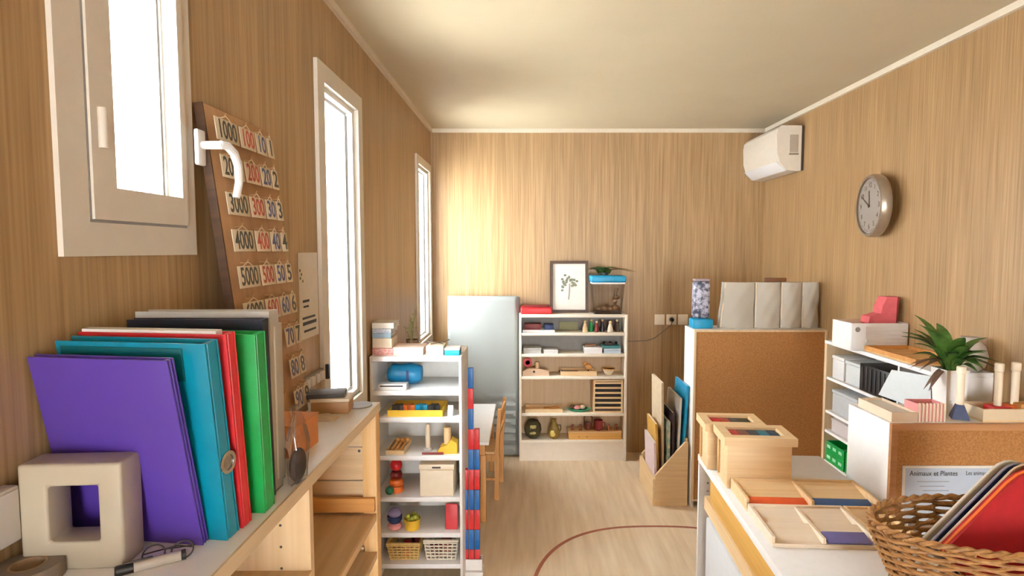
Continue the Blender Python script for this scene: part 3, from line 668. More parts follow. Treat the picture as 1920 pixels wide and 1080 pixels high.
# level 2 (z .814)
z2 = .814
for (x, wd, h, m, lb) in ((.052, .13, .042, mat('pale_grey', (206, 208, 204), .5, .03), 'pale grey flat box at left end of second level'), (.19, .105, .028, M_UPVC, 'white flat box beside pale grey box on second level'), (.507, .132, .046, M_WHITE, 'tall white box right of centre on second level'), (.65, .125, .036, mat('blue_white_box', (198, 214, 226), .5, .04), 'pale blue box at right end of second level')):
    t = thing('flat_box', lb, 'box', (x, BY+.02, z2), 0, 'flat boxes on second level of back shelf')
    obj('body', BX(-wd/2, wd/2, 0, .12, 0, h*.6), m, t); obj('lid', BX(-wd/2-.002, wd/2+.002, -.002, .122, h*.6, h, .002), m, t)
book('teal book lying on the pale blue box', .57, .71, BY+.03, .1, z2+.037, .02, mat('book_teal', (44, 118, 120), .5, .05))
itm('wooden_bar', MB().bb(-.042, .042, 0, .02, 0, .018, .004), wood('brown_bar', (120, 82, 54), (140, 98, 66), 'x'), 'brown wooden bar on the tall white box', 'block', .49, z2+.047, BY+.05)
itm('wooden_bar', MB().bb(-.032, .032, 0, .02, 0, .016, .004), M_DARKW, 'dark wooden bar lying on the teal book', 'block', .63, z2+.0585, BY+.05)
for k in range(3): itm('bead', MB().sph((0, 0, .011), .011, 12, 8), M_BLACK, ('black bead on the left beside the dark wooden bar', 'middle black bead beside the dark wooden bar', 'black bead nearest the shelf side on the teal book')[k], 'bead', .6+.045*k, z2+.0575, BY+.105, 'black beads on the teal book')
# level 3 (z .645)
z3 = .645
t = thing('ornament', 'red ring ornament on a foot at left end of third level', 'ornament', (.018, BY+.11, z3))
obj('ring', MB().lathe([(.018, -.007), (.034, -.007), (.034, .007), (.018, .007), (.018, -.007)], (0, 0, .085), rot=(R(90), 0, 0)), M_RED, t)
obj('foot', MB().lathe([(.022, 0), (.022, .008), (.006, .012), (.006, .05)]), M_DRED, t)
t = thing('wooden_house', 'pinkish wooden ramp block with a hole and a post', 'toy', (.08, BY+.03, z3))
obj('block', MB().prism([(-.1, 0), (.1, 0), (.098, .035), (.03, .05), (-.06, .054), (-.1, .03)], 'y', 0, .05), mat('pink_wood', (226, 196, 164), .6, .04), t)
obj('hole', MB().cyl((-.015, -.0008, .03), (-.015, .001, .03), .009), M_DGREY, t)
obj('post', MB().cyl((.01, .025, .0525), (.01, .025, .1), .014), M_PALE, t)
tray('wooden_tray', 'pale wooden tray in middle of third level on back shelf', .4, BY+.02, z3, .27, .13, .034, M_PALE)
t = thing('wooden_bird', 'brown wooden bird standing in the pale tray', 'toy', (.478, BY+.08, z3+.0068))
obj('body', MB().sph((0, 0, .05), (.028, .016, .024)).sph((-.024, 0, .075), .014).cyl((-.036, 0, .075), (-.05, 0, .073), .004, .001, 8), M_ORANGEW, t)
obj('legs', MB().cyl((0, 0, 0), (0, 0, .03), .005), M_DARKW, t)
solo('wooden_tool', MB().cyl((-.08, 0, .01), (.05, 0, .012), .006, n=10).sph((-.08, 0, .012), (.016, .012, .012), 10, 8), M_DARKW, 'dark wooden spoon lying in the pale tray', 'tool', (.35, BY+.1, z3+.0068))
t = thing('bowl', 'small cream bowl with brown rim at right of third level', 'bowl', (.63, BY+.07, z3))
obj('bowl', MB().lathe([(.02, 0), (.03, .01), (.046, .042), (.043, .042), (.026, .012), (0, .008)]), M_CREAM, t)
obj('rim', MB().lathe([(.043, .0425), (.048, .0425), (.048, .05), (.043, .05), (.043, .0425)]), M_ORANGEW, t)
# level 4 (z .366)
z4 = .366
tray('wooden_tray', 'long pale tray at left of the fourth level', .14, BY+.02, z4, .28, .13, .026, M_PALE)
for k in range(2): itm('wooden_tool', MB().cyl((-.06, 0, .008), (.06, 0, .012), .006, n=10), M_ORANGEW, ('brown stick near front of the long pale tray', 'brown stick at back of the long pale tray')[k], 'stick', .12+.08*k, z4+.0068, BY+.05+.05*k, 'sticks in the long pale tray')
t = thing('plate', 'green oval plate on fourth level of back shelf', 'plate', (.41, BY+.075, z4))
pl = MB().lathe([(.05, 0), (.085, .012), (.088, .018), (.084, .018), (.048, .006), (0, .005)])
for v in pl.bm.verts: v.co.y *= .6
obj('plate', pl, mat('sea_green', (70, 176, 130), .5, .05), t)
for k, (x, y, m, lb) in enumerate(((.36, .07, M_DARKW, 'dark brown shell on left of the green plate'), (.395, .06, M_PINK, 'pink shell in middle of the green plate'), (.435, .075, M_CREAM, 'cream shell on right of the green plate'))):
    solo('shell', MB().sph((0, 0, .015), (.028, .02, .016), 14, 8).cyl((.02, 0, .015), (.042, 0, .012), .012, .003, 10), m, lb, 'shell', (x, BY+y, z4+.013), (0, 0, .4*k), 'shells on the green plate')
t = thing('drawer_cabinet', 'pale wooden cabinet with six flat dark slots on back shelf', 'cabinet', (.62, BY+.012, z4))
obj('body', MB().frame_y(-.11, .11, 0, .15, 0, .25, .012).bb(-.098, .098, .14, .15, .012, .238), M_PALE, t)
for k in range(6): obj('slot_shelf', BX(-.098, .098, .002, .139, .032+.0375*k, .045+.0375*k), M_PALE, t)
obj('inside', BX(-.097, .097, .008, .138, .013, .029), M_DARKW, t)
for k in range(6): obj('inset_tray', BX(-.097, .097, .008, .138, .0465+.0375*k, .0665+.0375*k if k < 5 else .236), mat('slot_black', (34, 24, 20), .7, .1), t)
# level 5 (z .159)
z5 = .159
t = thing('round_basket', 'dark green globe basket with pale leaf pattern on bottom level', 'basket', (.058, BY+.078, z5))
obj('globe', MB().lathe([(.035, 0), (.055, .02), (.066, .06), (.06, .1), (.04, .13), (.03, .134)]), mat('moss', (66, 62, 36), .8, .25, (60, 60, 60)), t)
lf = MB()
for k in range(6): lf.sph((.012*math.cos(k), -.063+.008*abs(math.cos(k)), .075+.024*math.sin(k*1.05)), (.014, .006, .02), 8, 6, (0, k, 0))
obj('leaf_pattern', lf, mat('pale_leaf', (190, 176, 120), .8, .1), t)
t = thing('pitcher', 'olive and yellow pitcher with narrow neck on bottom level', 'jug', (.218, BY+.06, z5))
obj('body', MB().lathe([(.03, 0), (.042, .02), (.046, .055), (.03, .1), (.016, .125), (.02, .148), (.016, .148)]), mat('olive_glaze', (120, 100, 44), .4, .25, (40, 40, 40)), t)
obj('handle', MB().tube([(.028, 0, .1), (.05, 0, .1), (.052, 0, .07), (.043, 0, .05)], .005, 8), mat('olive_dark', (90, 76, 36), .4, .1), t)
obj('belly', MB().sph((-.008, -.03, .045), (.025, .018, .03), 14, 10), mat('belly_yellow', (206, 186, 96), .5, .1), t)
t = thing('low_box', 'long yellow wooden box with red cups standing on it', 'box', (.525, BY+.02, z5))
obj('body', BX(-.2, .2, 0, .13, 0, .05, .003), wood('yellow_box', (206, 152, 72), (222, 172, 92), 'x'), t)
obj('lid', BX(-.204, .204, -.003, .133, .0505, .06, .002), M_PINEX, t)
for x in (-.12, -.06): obj('hole', MB().cyl((x, -.0008, .02), (x, .001, .02), .004, n=8), M_DGREY, t)
zt = z5+.0605
t = thing('lantern', 'dark red jar with tall loop handle on yellow box', 'jar', (.478, BY+.08, zt))
obj('jar', MB().lathe([(.022, 0), (.028, .01), (.028, .045), (.02, .055)]), mat('maroon', (92, 36, 30), .35, .15), t)
obj('handle', MB().tube([(-.028, 0, .03), (-.03, 0, .09), (-.018, 0, .112), (.018, 0, .112), (.03, 0, .09), (.028, 0, .03)], .004, 8), M_DARKW, t)
t = thing('mug', 'dark red mug beside the loop handled jar', 'mug', (.556, BY+.07, zt))
obj('cup', MB().lathe([(.026, 0), (.034, .008), (.034, .075), (.03, .075), (.03, .01), (0, .008)]), M_DRED, t)
obj('handle', MB().tube([(.033, 0, .06), (.05, 0, .055), (.05, 0, .025), (.033, 0, .02)], .004, 8), M_DRED, t)
for k, x in enumerate((.36, .42, .63, .69)):
    solo('chess_peg', MB().lathe([(.014, 0), (.012, .006), (.005, .014), (.005, .03), (.012, .036), (.008, .046), (.001, .048)]), mat('pink_brown', (150, 82, 62), .5, .1), ('brown peg at left end of the yellow box', 'brown peg left of the loop handled jar', 'brown peg just right of the dark red mug', 'brown peg at right end of the yellow box')[k], 'peg', (x, BY+.06, zt), (0, 0, 0), 'brown pegs on the yellow box')
# sockets and cable
for k, x in enumerate((1.037, 1.128, 1.217)):
    t = thing('wall_socket', ('blank white wall plate nearest the cream back shelf', 'white wall socket with black plug on back wall', 'blank white wall plate nearest the cork backed cabinet')[k], 'socket', (x, YB, 1.05), 0, 'white wall plates on the back wall')
    obj('plate', BX(-.038, .038, -.012, 0, -.04, .04, .003), M_CREAM, t)
    if k == 1: obj('recess', MB().lathe([(.0, -.002), (.02, -.002), (.02, .002)], (0, -.013, 0), rot=(R(90), 0, 0)), M_GREY, t)
t = thing('power_cable', 'grey brown power cable with black plug on back wall', 'cable')
obj('plug', MB().cyl((1.128, YB-.016, 1.05), (1.128, YB-.045, 1.05), .014, .011), M_BLACK, t)
obj('cord', MB().tube([(1.128, YB-.042, 1.045), (1.12, YB-.03, 1.01), (1.06, YB-.01, .955), (1.0, YB-.006, .905), (.94, YB-.006, .885), (.86, YB-.006, .882), (.78, YB-.006, .88)], .004, 8), mat('cord_brown', (120, 104, 86), .5, .05), t)

# ------------------------------------------------------------------ air conditioner, clock
ax0, az0, az1 = XR-.175, 2.105, 2.4
t = thing('air_conditioner', 'white split air conditioner high in the far right corner', 'air conditioner', (XR, 3.83, az0))
H = az1-az0
prof = [(0, .0), (-.055, .0), (-.105, .006), (-.15, .05), (-.172, .12), (-.176, H*.8), (-.17, H-.02), (-.15, H), (0, H)]
prof_ = [(-.014, .0)]+prof[1:-1]+[(-.014, H)]
obj('body', MB().prism(prof_, 'y', 0, .59), mat('ac_white', (228, 220, 204), .4, .02), t)
obj('gap_shade', BX(-.0135, 0, -.005, .594, .003, H-.003), mat('shadow_brown', (58, 42, 30), .6, .05), t)  # dark strip standing in for the shaded gap between unit and wall
obj('end_grille', BX(-.09, -.035, -.0025, .0005, .12, .235, .001), mat('ac_grey', (178, 168, 150), .5, .03), t)
obj('end_latch', BX(-.094, -.032, -.004, .0005, .105, .115, .001), mat('ac_grey2', (140, 130, 112), .5, .03), t)
obj('front_flap', MB().box((-.135, .295, .034), (.09, .55, .006), (0, R(40), 0), .002), M_UPVC, t)
obj('top_vent', BX(-.15, -.02, .03, .56, H+.0005, H+.004), M_GREY, t)
t = thing('wall_clock', 'round steel wall clock showing ten to twelve on right wall', 'clock', (XR-.026, 2.955, 1.81), (0, 0, R(-9)))
CR = .16
ry = (0, R(-90), 0)
obj('case', MB().lathe([(CR*.96, 0), (CR, .012), (CR, .036), (CR*.97, .05), (CR*.88, .05), (CR*.87, .04)], rot=ry, n=48), mat('brushed_metal', (176, 166, 150), .3, .05, metal=.7), t)
obj('dial', MB().lathe([(0, .0405), (CR*.87, .0405), (CR*.87, .042), (0, .042)], rot=ry, n=48), mat('dial', (248, 244, 234), .5, .01), t)
nm = MB()
for k in range(60):
    a = 2*math.pi*k/60; L_ = .008 if k % 5 else .0
    if L_: nm.box((-.0425, CR*.8*math.sin(a), CR*.8*math.cos(a)), (.0008, .0014, L_), (-a, 0, 0))
obj('minute_ticks', nm, M_INK, t)
for k in range(1, 13):
    a = 2*math.pi*k/12      # seen from the room, right is -y
    text('numeral', str(k), .036, M_INK, t, (-.0427, -CR*.66*math.sin(a), CR*.66*math.cos(a)), (R(90), 0, R(-90)))
def hand(a, L_, w_): return MB().box((-.0445, -L_*.42*math.sin(a), L_*.42*math.cos(a)), (.0012, w_, L_), (a, 0, 0), .0003)
obj('hour_hand', hand(R(-5), .085, .009), M_BLACK, t)
obj('minute_hand', MB().box((-.0462, -.12*.42*math.sin(R(-60)), .12*.42*math.cos(R(-60))), (.0012, .006, .12), (R(-60), 0, 0)), M_BLACK, t)
obj('centre_cap', MB().cyl((-.044, 0, 0), (-.049, 0, 0), .008), M_BLACK, t)
obj('crystal', MB().lathe([(0, .0525), (CR*.88, .051), (CR*.88, .052), (0, .0535)], rot=ry, n=48), M_GLASS, t)
# ------------------------------------------------------------------ cork backed cabinet (far right)
def cork_cab(name, label, x0, x1, y0, y1, h, post, fm):
    t = thing(name, label, 'cabinet', ((x0+x1)/2, y0, 0)); hw = (x1-x0)/2; dp = y1-y0
    obj('side_panel', BX(-hw, -hw+.018, .0, dp, 0, h, .001), M_WHITE, t); obj('side_panel', BX(hw-.018, hw, .0, dp, 0, h, .001), M_WHITE, t)
    obj('top_panel', BX(-hw+.018, hw-.018, .0, dp, h-.02, h, .001), M_WHITE, t)
    for z in (.08, h*.36, h*.68): obj('shelf', BX(-hw+.018, hw-.018, .02, dp-.005, z-.018, z), M_WHITE, t)
    obj('cork_panel', BX(-hw+post, hw-post, -.006, -.0005, .06, h-post), M_CORK, t, label='brown cork board on the back')
    obj('frame', MB().frame_y(-hw, hw, -.014, -.0005, .045, h, post), fm, t)
    return t
CZ2 = 1.105
cork_cab('cork_cabinet', 'white cabinet with cork back and folded mats on top', 1.02, XR-.003, 3.46, 3.66, CZ2, .012, M_PALEZ)
t = thing('snow_globe', 'blue and silver glitter tube on left end of cork cabinet', 'toy', (1.088, 3.55, CZ2))
obj('base', MB().box((0, 0, .03), (.125, .1, .06), bev=.01), M_SKY, t)
obj('tube', MB().box((-.003, 0, .175), (.1, .07, .229), bev=.02, seg=4), mat('glitter', (62, 66, 88), .3, scale=(45, 45, 45), c2=(196, 196, 214), lo=.4, hi=.6), t)
obj('cap', MB().box((-.003, 0, .297), (.09, .062, .014), bev=.005), mat('lilac_cap', (176, 160, 168), .5, .03), t)
t = thing('exercise_mat', 'grey beige folded mat of four leaning panels on cork cabinet', 'mat', (1.2, 3.55, CZ2))
mg = mat('mat_beige', (192, 186, 172), .55, .03, (8, 8, 8))
xs = (0, .215, .375, .505, .612)
for k in range(4):
    a, b = xs[k], xs[k+1]
    m_ = MB(); NX, NZ = 10, 12; VV = []
    for i in range(NX+1):
        u = i/NX; row = []
        for j in range(NZ+1):
            v = j/NZ
            x = a+(b-a-.005)*u+(.025*(v) if k == 0 and i == 0 else 0)
            yy = -.034+.02*abs(2*u-1)**2+.004*math.sin(5*u+7*v+k*2)+.003*math.sin(13*(u-v))
            row.append(m_.bm.verts.new((x, yy, .001+.282*v)))
        VV.append(row)
    for i in range(NX):
        for j in range(NZ): m_.bm.faces.new((VV[i][j], VV[i+1][j], VV[i+1][j+1], VV[i][j+1]))
    r_ = bmesh.ops.extrude_face_region(m_.bm, geom=list(m_.bm.faces))
    bmesh.ops.translate(m_.bm, verts=[v for v in r_['geom'] if isinstance(v, bmesh.types.BMVert)], vec=(0, .045, 0))
    obj('panel', m_, mg, t)
    obj('piping', MB().tube([(a+.004+(.026 if k == 0 else 0)*s_/6, -.017, .004+.278*s_/6) for s_ in range(7)], .0045, 6), M_CREAM, t)
solo('wooden_bar', MB().box((0, 0, .012), (.13, .03, .024), bev=.005), wood('bar_brown', (104, 62, 34), (124, 78, 44), 'x'), 'short dark brown bar on top of the folded beige mat', 'block', (1.54, 3.545, CZ2+.286))
# ------------------------------------------------------------------ floor book rack
t = thing('book_rack', 'pine floor book rack with slanted sides beside cork cabinet', 'book rack', (.9, 3.5, 0))
sd = [(0, 0), (.02, 0), (.02, .42), (.0, .42)]
for sx in (0,):
    obj('side_panel', MB().prism([(-.095, .0), (.105, .0), (.105, .4), (.085, .4), (-.095, .19)], 'y', -.018, 0), M_PALE, t)
    obj('side_panel', MB().prism([(-.095, .0), (.105, .0), (.105, .4), (.085, .4), (-.095, .19)], 'y', .38, .398), M_PALE, t)
obj('front_board', BX(-.11, -.0955, -.018, .398, .0, .17), M_PALEY, t)
obj('back_board', BX(.092, .105, .001, .379, .02, .42), M_PALEY, t)
obj('bottom_board', BX(-.095, .09, .001, .379, .03, .045), M_PALEY, t)
gb = 'picture books in the pine floor rack'
for k, (x, h, y0, y1, m, lb, a) in enumerate((
    (.072, .70, .02, .3, M_SKY, 'tall bright blue picture book at the back of floor rack', 3),
    (.047, .62, .03, .33, mat('book_white', (226, 220, 210), .5, .05), 'white picture book in front of the bright blue one', 2),
    (.022, .53, .02, .28, mat('book_dark', (62, 46, 50), .5, .1), 'dark plum picture book in middle of floor rack', 0),
    (-.002, .47, .03, .3, mat('book_teal2', (120, 170, 150), .5, scale=(30, 30, 30), c2=(226, 214, 186)), 'mottled green picture book in middle of floor rack', 0),
    (-.028, .71, .06, .34, mat('book_cream', (214, 196, 166), .5, .08), 'tall cream picture book near front of the floor rack', -1),
    (-.054, .45, .05, .3, mat('book_yellow', (206, 164, 80), .5, .1), 'yellow picture book near the front of floor rack', -3),
    (-.08, .34, .02, .3, mat('book_pinkw', (226, 206, 206), .5, .06), 'pale pink picture book at the front of floor rack', -2))):
    t = thing('picture_book', lb, 'book', (.9+x, 3.5, .046), (0, R(a), 0), gb)
    obj('cover', BX(-.007, -.005, y0, y1, 0, h).bb(.005, .007, y0, y1, 0, h).bb(-.005, .005, y0, y0+.002, 0, h), m, t)
    obj('pages', BX(-.005, .005, y0+.002, y1-.003, .003, h-.003), M_PAPER, t)
# ------------------------------------------------------------------ right wall shelf unit facing the room (-X)
UX, UY0, UY1, UH = 1.6, 2.215, 3.045, 1.09
t = thing('wall_shelf', 'long white shelf unit along right wall with plant and basket', 'shelf', (UX, UY0, 0)); LY = UY1-UY0; DP = XR-UX-.002
obj('side_panel', BX(0, DP, 0, .016, 0, UH), M_WHITE, t); obj('side_panel', BX(0, DP, LY-.016, LY, 0, UH), M_PALEZ, t)
obj('top_panel', BX(-.004, DP, 0, LY, UH, UH+.018, .001), M_WHITE, t)
for z in (.915, .735, .63, .465, .1): obj('shelf', BX(.004, DP-.006, .016, LY-.016, z-.014, z), M_WHITE, t)
obj('back_panel', BX(DP-.006, DP, .016, LY-.016, 0, UH), M_GREYW, t)
obj('divider', BX(.01, DP-.006, .235, .247, .915, UH), M_WHITE, t)
def ubox(label, y0, y1, z, h, m, lidm=None, x=.02, dp=.16, name='storage_box', group='boxes in the right wall shelf'):
    t = thing(name, label, 'box', (UX+x, UY0+(y0+y1)/2, z+.0005), 0, group); hy = (y1-y0)/2
    obj('body', BX(0, dp, -hy, hy, 0, h*.85, .004), m, t); obj('lid', BX(-.003, dp+.002, -hy-.002, hy+.002, h*.855, h, .003), lidm or m, t)
UT = UH+.0185
ubox('clear white box nearest the cork cabinet on upper level', .68, .79, .915, .12, mat('milky', (226, 228, 226), .3, .02))
ubox('clear white box beside the black box on upper level', .53, .665, .915, .115, mat('milky2', (214, 220, 220), .3, .02))
t = thing('file_crate', 'black ribbed plastic crate on upper level of wall shelf', 'crate', (UX+.006, UY0+.4, .9155))
obj('crate', BX(0, .17, -.12, .12, 0, .13, .004), M_BLACK, t)
rb = MB()
for k in range(7): rb.bb(-.004, 0, -.11+.033*k, -.1+.033*k, .01, .12)
obj('ribs', rb, mat('rib_grey', (60, 60, 62), .4, .05), t)
ubox('pale grey box between black crate and paper sheet', .255, .275+.0, .915, .1, M_GREYW, x=.03)
ubox('grey box on the second level of wall shelf', .55, .78, .735, .12, mat('cool_grey', (190, 194, 196), .5, .03))
ubox('pale box on the middle level of wall shelf', .4, .78, .63, .07, mat('lilac_white', (206, 198, 196), .5, .03))
t = thing('binder_clip', 'large black clip on second level of wall shelf', 'clip', (UX-.003, UY0+.44, .7355))
obj('clip', MB().prism([(-.04, 0), (.04, 0), (.03, .06), (-.03, .06)], 'x', 0, .04), M_BLACK, t); obj('loop', MB().tube([(.02, -.03, .06), (.02, -.03, .1), (.02, .03, .1), (.02, .03, .06)], .005, 8), M_BLACK, t)
for k, (a, b, z, h) in enumerate(((.63, .8, .465, .055), (.63, .8, .5215, .05), (.4, .615, .465, .055), (.4, .615, .5215, .05))):
    t = thing('green_tray', ('lower green tray nearest the cork cabinet', 'upper green tray nearest the cork cabinet', 'lower green tray next to the white side panel', 'upper green tray next to the white side panel')[k], 'tray', (UX+.008, UY0+(a+b)/2, z+.0005), 0, 'green trays on the low level of wall shelf')
    hy = (b-a)/2
    obj('body', MB().frame_z(0, .17, -hy, hy, .004, h, .006).bb(0, .17, -hy, hy, 0, .004), M_GREEN, t)
    gh = MB()
    for q in range(3): gh.bb(-.001, 0, -hy+.02+.055*q, -hy+.05+.055*q, .018, .034)
    obj('slots', gh, mat('mint', (170, 220, 190), .5, .03), t)
t = thing('paper_sheet', 'large white sheet leaning on front of right wall shelf', 'paper', (UX-.006, UY0+.175, .945), (0, R(-4), 0))
obj('sheet', MB().prism([(-.17, .0), (.17, -.01), (.07, .125), (-.17, .15)], 'x', -.003, -.0015), mat('bluish_paper', (222, 230, 232), .6, .02), t)
t = thing('storage_basket', 'white slatted plastic basket on the wall shelf', 'basket', (1.683, 2.8, UT))
hw, hd, hh = .135, .085, .13
obj('front_panel', BX(-hw, hw, -hd, -hd+.006, .0, hh, .002), M_UPVC, t); obj('back_panel', BX(-hw, hw, hd-.006, hd, 0, hh), M_CREAM, t)
obj('end_panel', BX(-hw, -hw+.006, -hd+.006, hd-.006, 0, hh), M_UPVC, t); obj('end_panel', BX(hw-.006, hw, -hd+.006, hd-.006, 0, hh), M_UPVC, t)
obj('bottom', BX(-hw+.006, hw-.006, -hd+.006, hd-.006, 0, .005), M_UPVC, t)
sl = MB()
for k in range(5): sl.bb(-hw+.07, hw-.01, -hd-.004, -hd-.0002, .022+.02*k, .034+.02*k)
obj('slats', sl, M_UPVC, t)
obj('handle_hole', MB().cyl((-hw+.03, -hd-.001, .1), (-hw+.03, -hd+.001, .1), .012), M_GREY, t)
t = thing('toy_boot', 'red plush boot standing up in the white slatted basket', 'toy', (1.748, 2.8, UT+.0055))
obj('boot', MB().prism([(-.075, .005), (.035, .005), (.042, .13), (.045, .245), (-.005, .245), (-.025, .2), (-.03, .165), (-.085, .15), (-.09, .12), (-.07, .1)], 'y', -.035, .035), mat('plush_red', (208, 98, 104), .8, .08), t)
obj('sole', MB().prism([(.042, .12), (.046, .12), (.052, .246), (.046, .246)], 'y', -.038, .038), M_DRED, t)
t = thing('wooden_lap_tray', 'flat pine tray lying on right wall shelf beside the plant', 'tray', (1.715, 2.52, UT))
obj('base', BX(-.105, .105, -.17, .19, 0, .008), M_PINEX, t); obj('rim', MB().frame_z(-.105, .105, -.17, .19, .0085, .026, .008), M_ORANGEW, t)
# ------------------------------------------------------------------ near cork backed unit
NX0, NY0, NY1, NH = 1.252, 1.945, 2.195, .992
cork_cab('cork_cabinet', 'white cabinet with cork back and poster behind the wicker basket', NX0, XR-.003, NY0, NY1, NH, .022, wood('frame_brown', (172, 122, 80), (190, 140, 96), 'x'))
ZN = NH
t = thing('poster', 'nature poster with heading and a tree against cork panel', 'poster', (1.52, NY0-.0065, .56), (0, 0, 0))
obj('sheet', BX(-.222, .28, -.002, 0, 0, .285), mat('poster_blue', (196, 209, 224), .6, .03, (9, 9, 9)), t)
obj('border', BX(-.222, -.212, -.0028, -.002, 0, .285).bb(-.212, .28, -.0028, -.002, .277, .285), M_PAPER, t)
text('heading', 'Animaux et Plantes', .025, M_INK, t, (-.115, -.003, .258), (R(90), 0, 0), .0002, .85)
text('heading', 'Les animaux de la Ferme', .021, M_INK, t, (.075, -.003, .259), (R(90), 0, 0), .0002, .75)
ln = MB()
for k in range(4): ln.bb(-.17+.01*k, -.06-.015*(k % 2), -.0025, -.002, .228-.016*k, .2305-.016*k)
obj('printing', ln, mat('pale_ink', (150, 156, 164), .6, .05), t)
obj('tree_print', MB().sph((.075, -.002, .165), (.058, .0009, .06), 20, 12).sph((.03, -.002, .125), (.03, .0008, .035), 16, 10), mat('poster_tree', (92, 92, 50), .7, .25, (50, 50, 50)), t)
obj('hill_print', MB().prism([(-.2, .05), (-.19, .095), (-.17, .11), (-.15, .08), (-.1, .115), (-.06, .1), (-.03, .112), (-.0, .08), (.06, .085), (.12, .1), (.2, .08), (.2, .05)], 'y', -.0026, -.002), mat('poster_brown', (126, 104, 86), .7, .15), t)
obj('bird_print', MB().sph((-.028, -.002, .118), (.006, .0009, .012), 10, 8), M_INK, t)
obj('banner_print', MB().prism([(.15, .235), (.28, .245), (.28, .274), (.17, .274)], 'y', -.0028, -.002), mat('banner_green', (18, 110, 72), .5, .08), t)
t = thing('storage_carton', 'open cream carton at near left corner of the cork backed cabinet', 'box', (1.31, 2.055, ZN))
obj('walls', MB().frame_z(-.045, .045, -.1, .1, 0, .034, .003).bb(-.042, .042, -.097, .097, 0, .003), mat('carton_cream', (232, 212, 186), .6, .03), t)
obj('papers', BX(-.036, .036, -.09, .09, .0035, .027), M_PAPER, t)
t = thing('pencil_crate', 'pink and white slatted crate on edge of the cork backed cabinet', 'crate', (1.405, 1.995, ZN))
obj('box', MB().frame_z(-.048, .048, -.036, .036, 0, .062, .003).bb(-.045, .045, -.033, .033, 0, .004), M_PINK, t)
sl = MB()
for k in range(8): sl.bb(-.047+.0124*k, -.0405+.0124*k, -.0395, -.0365, .0, .066)
obj('slats', sl, M_CREAM, t)
obj('contents', BX(-.04, .04, -.028, .028, .005, .05), mat('rose', (206, 110, 110), .6, .1), t)
t = thing('potted_plant', 'leafy green plant in white square pot on cork backed cabinet', 'plant', (1.578, 2.115, ZN))
obj('pot', taper_box(.068, .068, .084, .084, .155, .004), mat('pot_white', (244, 243, 238), .4, .02), t)
obj('soil', BX(-.034, .034, -.034, .034, .12, .148), M_BLACK, t)
lf = MB(); dl = MB()
for k in range(30):
    a = k*2.399; q = random.uniform(0, 1)
    lf.leaf((.02*math.cos(a), .02*math.sin(a), .147), a, random.uniform(.1, .165), random.uniform(.02, .028), 1.75-.8*q, .55+.5*q)
for k in range(7): dl.leaf((0, 0, .147), R((180, 165, 195, 20, 40, 150, 60)[k]), random.uniform(.15, .19), .011, .9, .95)
for k in range(2): dl.leaf((-.03, -.01, .15), R(190+14*k), .1, .012, .3, 1.1)
obj('foliage', lf, M_LEAF, t); obj('dry_foliage', dl, M_DRYLEAF, t, label='brown wilting outer leaves')
t = thing('grey_vase', 'tilted grey round vase behind the potted plant', 'vase', (1.757, 2.255, UT), (0, 0, 0))
obj('vase', MB().lathe([(.028, 0), (.05, .02), (.06, .06), (.05, .1), (.03, .12), (.034, .135), (.03, .135)]), mat('stone_grey', (176, 168, 158), .6, .06), t)
obj('foot', MB().lathe([(.028, -.0002), (.036, -.0002), (.036, .006)]), M_GREY, t)
t = thing('wooden_tray', 'long pale tray holding pegs on the cork backed cabinet', 'tray', (1.70, 2.04, ZN))
obj('base', BX(-.12, .12, -.085, .02, 0, .006), M_PALE, t); obj('rim', MB().frame_z(-.12, .12, -.085, .02, .0065, .045, .006), mat('tray_pale', (224, 206, 174), .5, .03), t)
for k, (x, y, z, m, h, lb) in enumerate(((1.532, 2.0, ZN+.0005, M_NAVY, .135, 'white peg on a navy foot in front of potted plant'), (1.665, 2.0, ZN+.0068, M_RED, .15, 'white peg on a red foot in the pale tray'), (1.737, 2.015, ZN+.0068, M_ORANGE, .15, 'white peg on an orange foot in the pale tray'))):
    t = thing('peg_post', lb, 'peg', (x, y, z), 0, 'white pegs by the potted plant')
    if k == 0: obj('foot', MB().lathe([(.036, 0), (.034, .01), (.016, .05)], n=4, rot=(0, 0, R(20))), m, t); zz = .0505
    else: obj('foot', BX(-.032, .032, -.025, .025, 0, .04, .004), m, t); zz = .0405
    obj('post', MB().lathe([(.0115, zz), (.012, zz+h*.8), (.0145, zz+h*.82), (.0145, zz+h*.98), (.012, zz+h)]), M_CREAM, t)
itm('wooden_block', MB().box((0, 0, .025), (.07, .04, .05), bev=.004), M_ORANGEW, 'brown wooden block in the pale tray by right wall', 'block', 1.762, ZN+.0068, 1.995)
solo('crumpled_paper', MB().prism([(-.05, 0), (.05, 0), (.05, .012), (.03, .02), (.0, .014), (-.03, .03), (-.05, .016)], 'y', -.035, .03), M_PAPER, 'crumpled white paper beside the pink slatted crate', 'paper', (1.475, 2.075, ZN), (0, 0, .1))

# ------------------------------------------------------------------ low white table shelf (right foreground)
TZ = .72; TR = R(-3.2)
t = thing('low_shelf', 'low white shelf with wooden boxes and trays on top', 'shelf', (.735, 2.405, 0), (0, 0, TR))
TW, TL = .505, 1.42     # local x to the right, y from 0 (far) to -TL
obj('top_panel', BX(0, TW, -TL, 0, TZ-.03, TZ, .003), M_WHITE, t)
obj('end_panel', BX(.003, TW-.003, -.02, -.002, 0, TZ-.0305), M_WHITE, t); obj('end_panel', BX(.003, TW-.003, -TL+.002, -TL+.02, 0, TZ-.0305), M_WHITE, t)
obj('back_panel', BX(TW-.012, TW-.003, -TL+.02, -.02, 0, TZ-.0305), M_WHITE, t)
obj('shelf', BX(.006, TW-.012, -TL+.0205, -.1, .525, .58), M_PALEY, t, label='thick pale pine shelf'); obj('shelf', BX(.003, TW-.012, -TL+.0205, -.0205, .06, .08), M_WHITE, t)
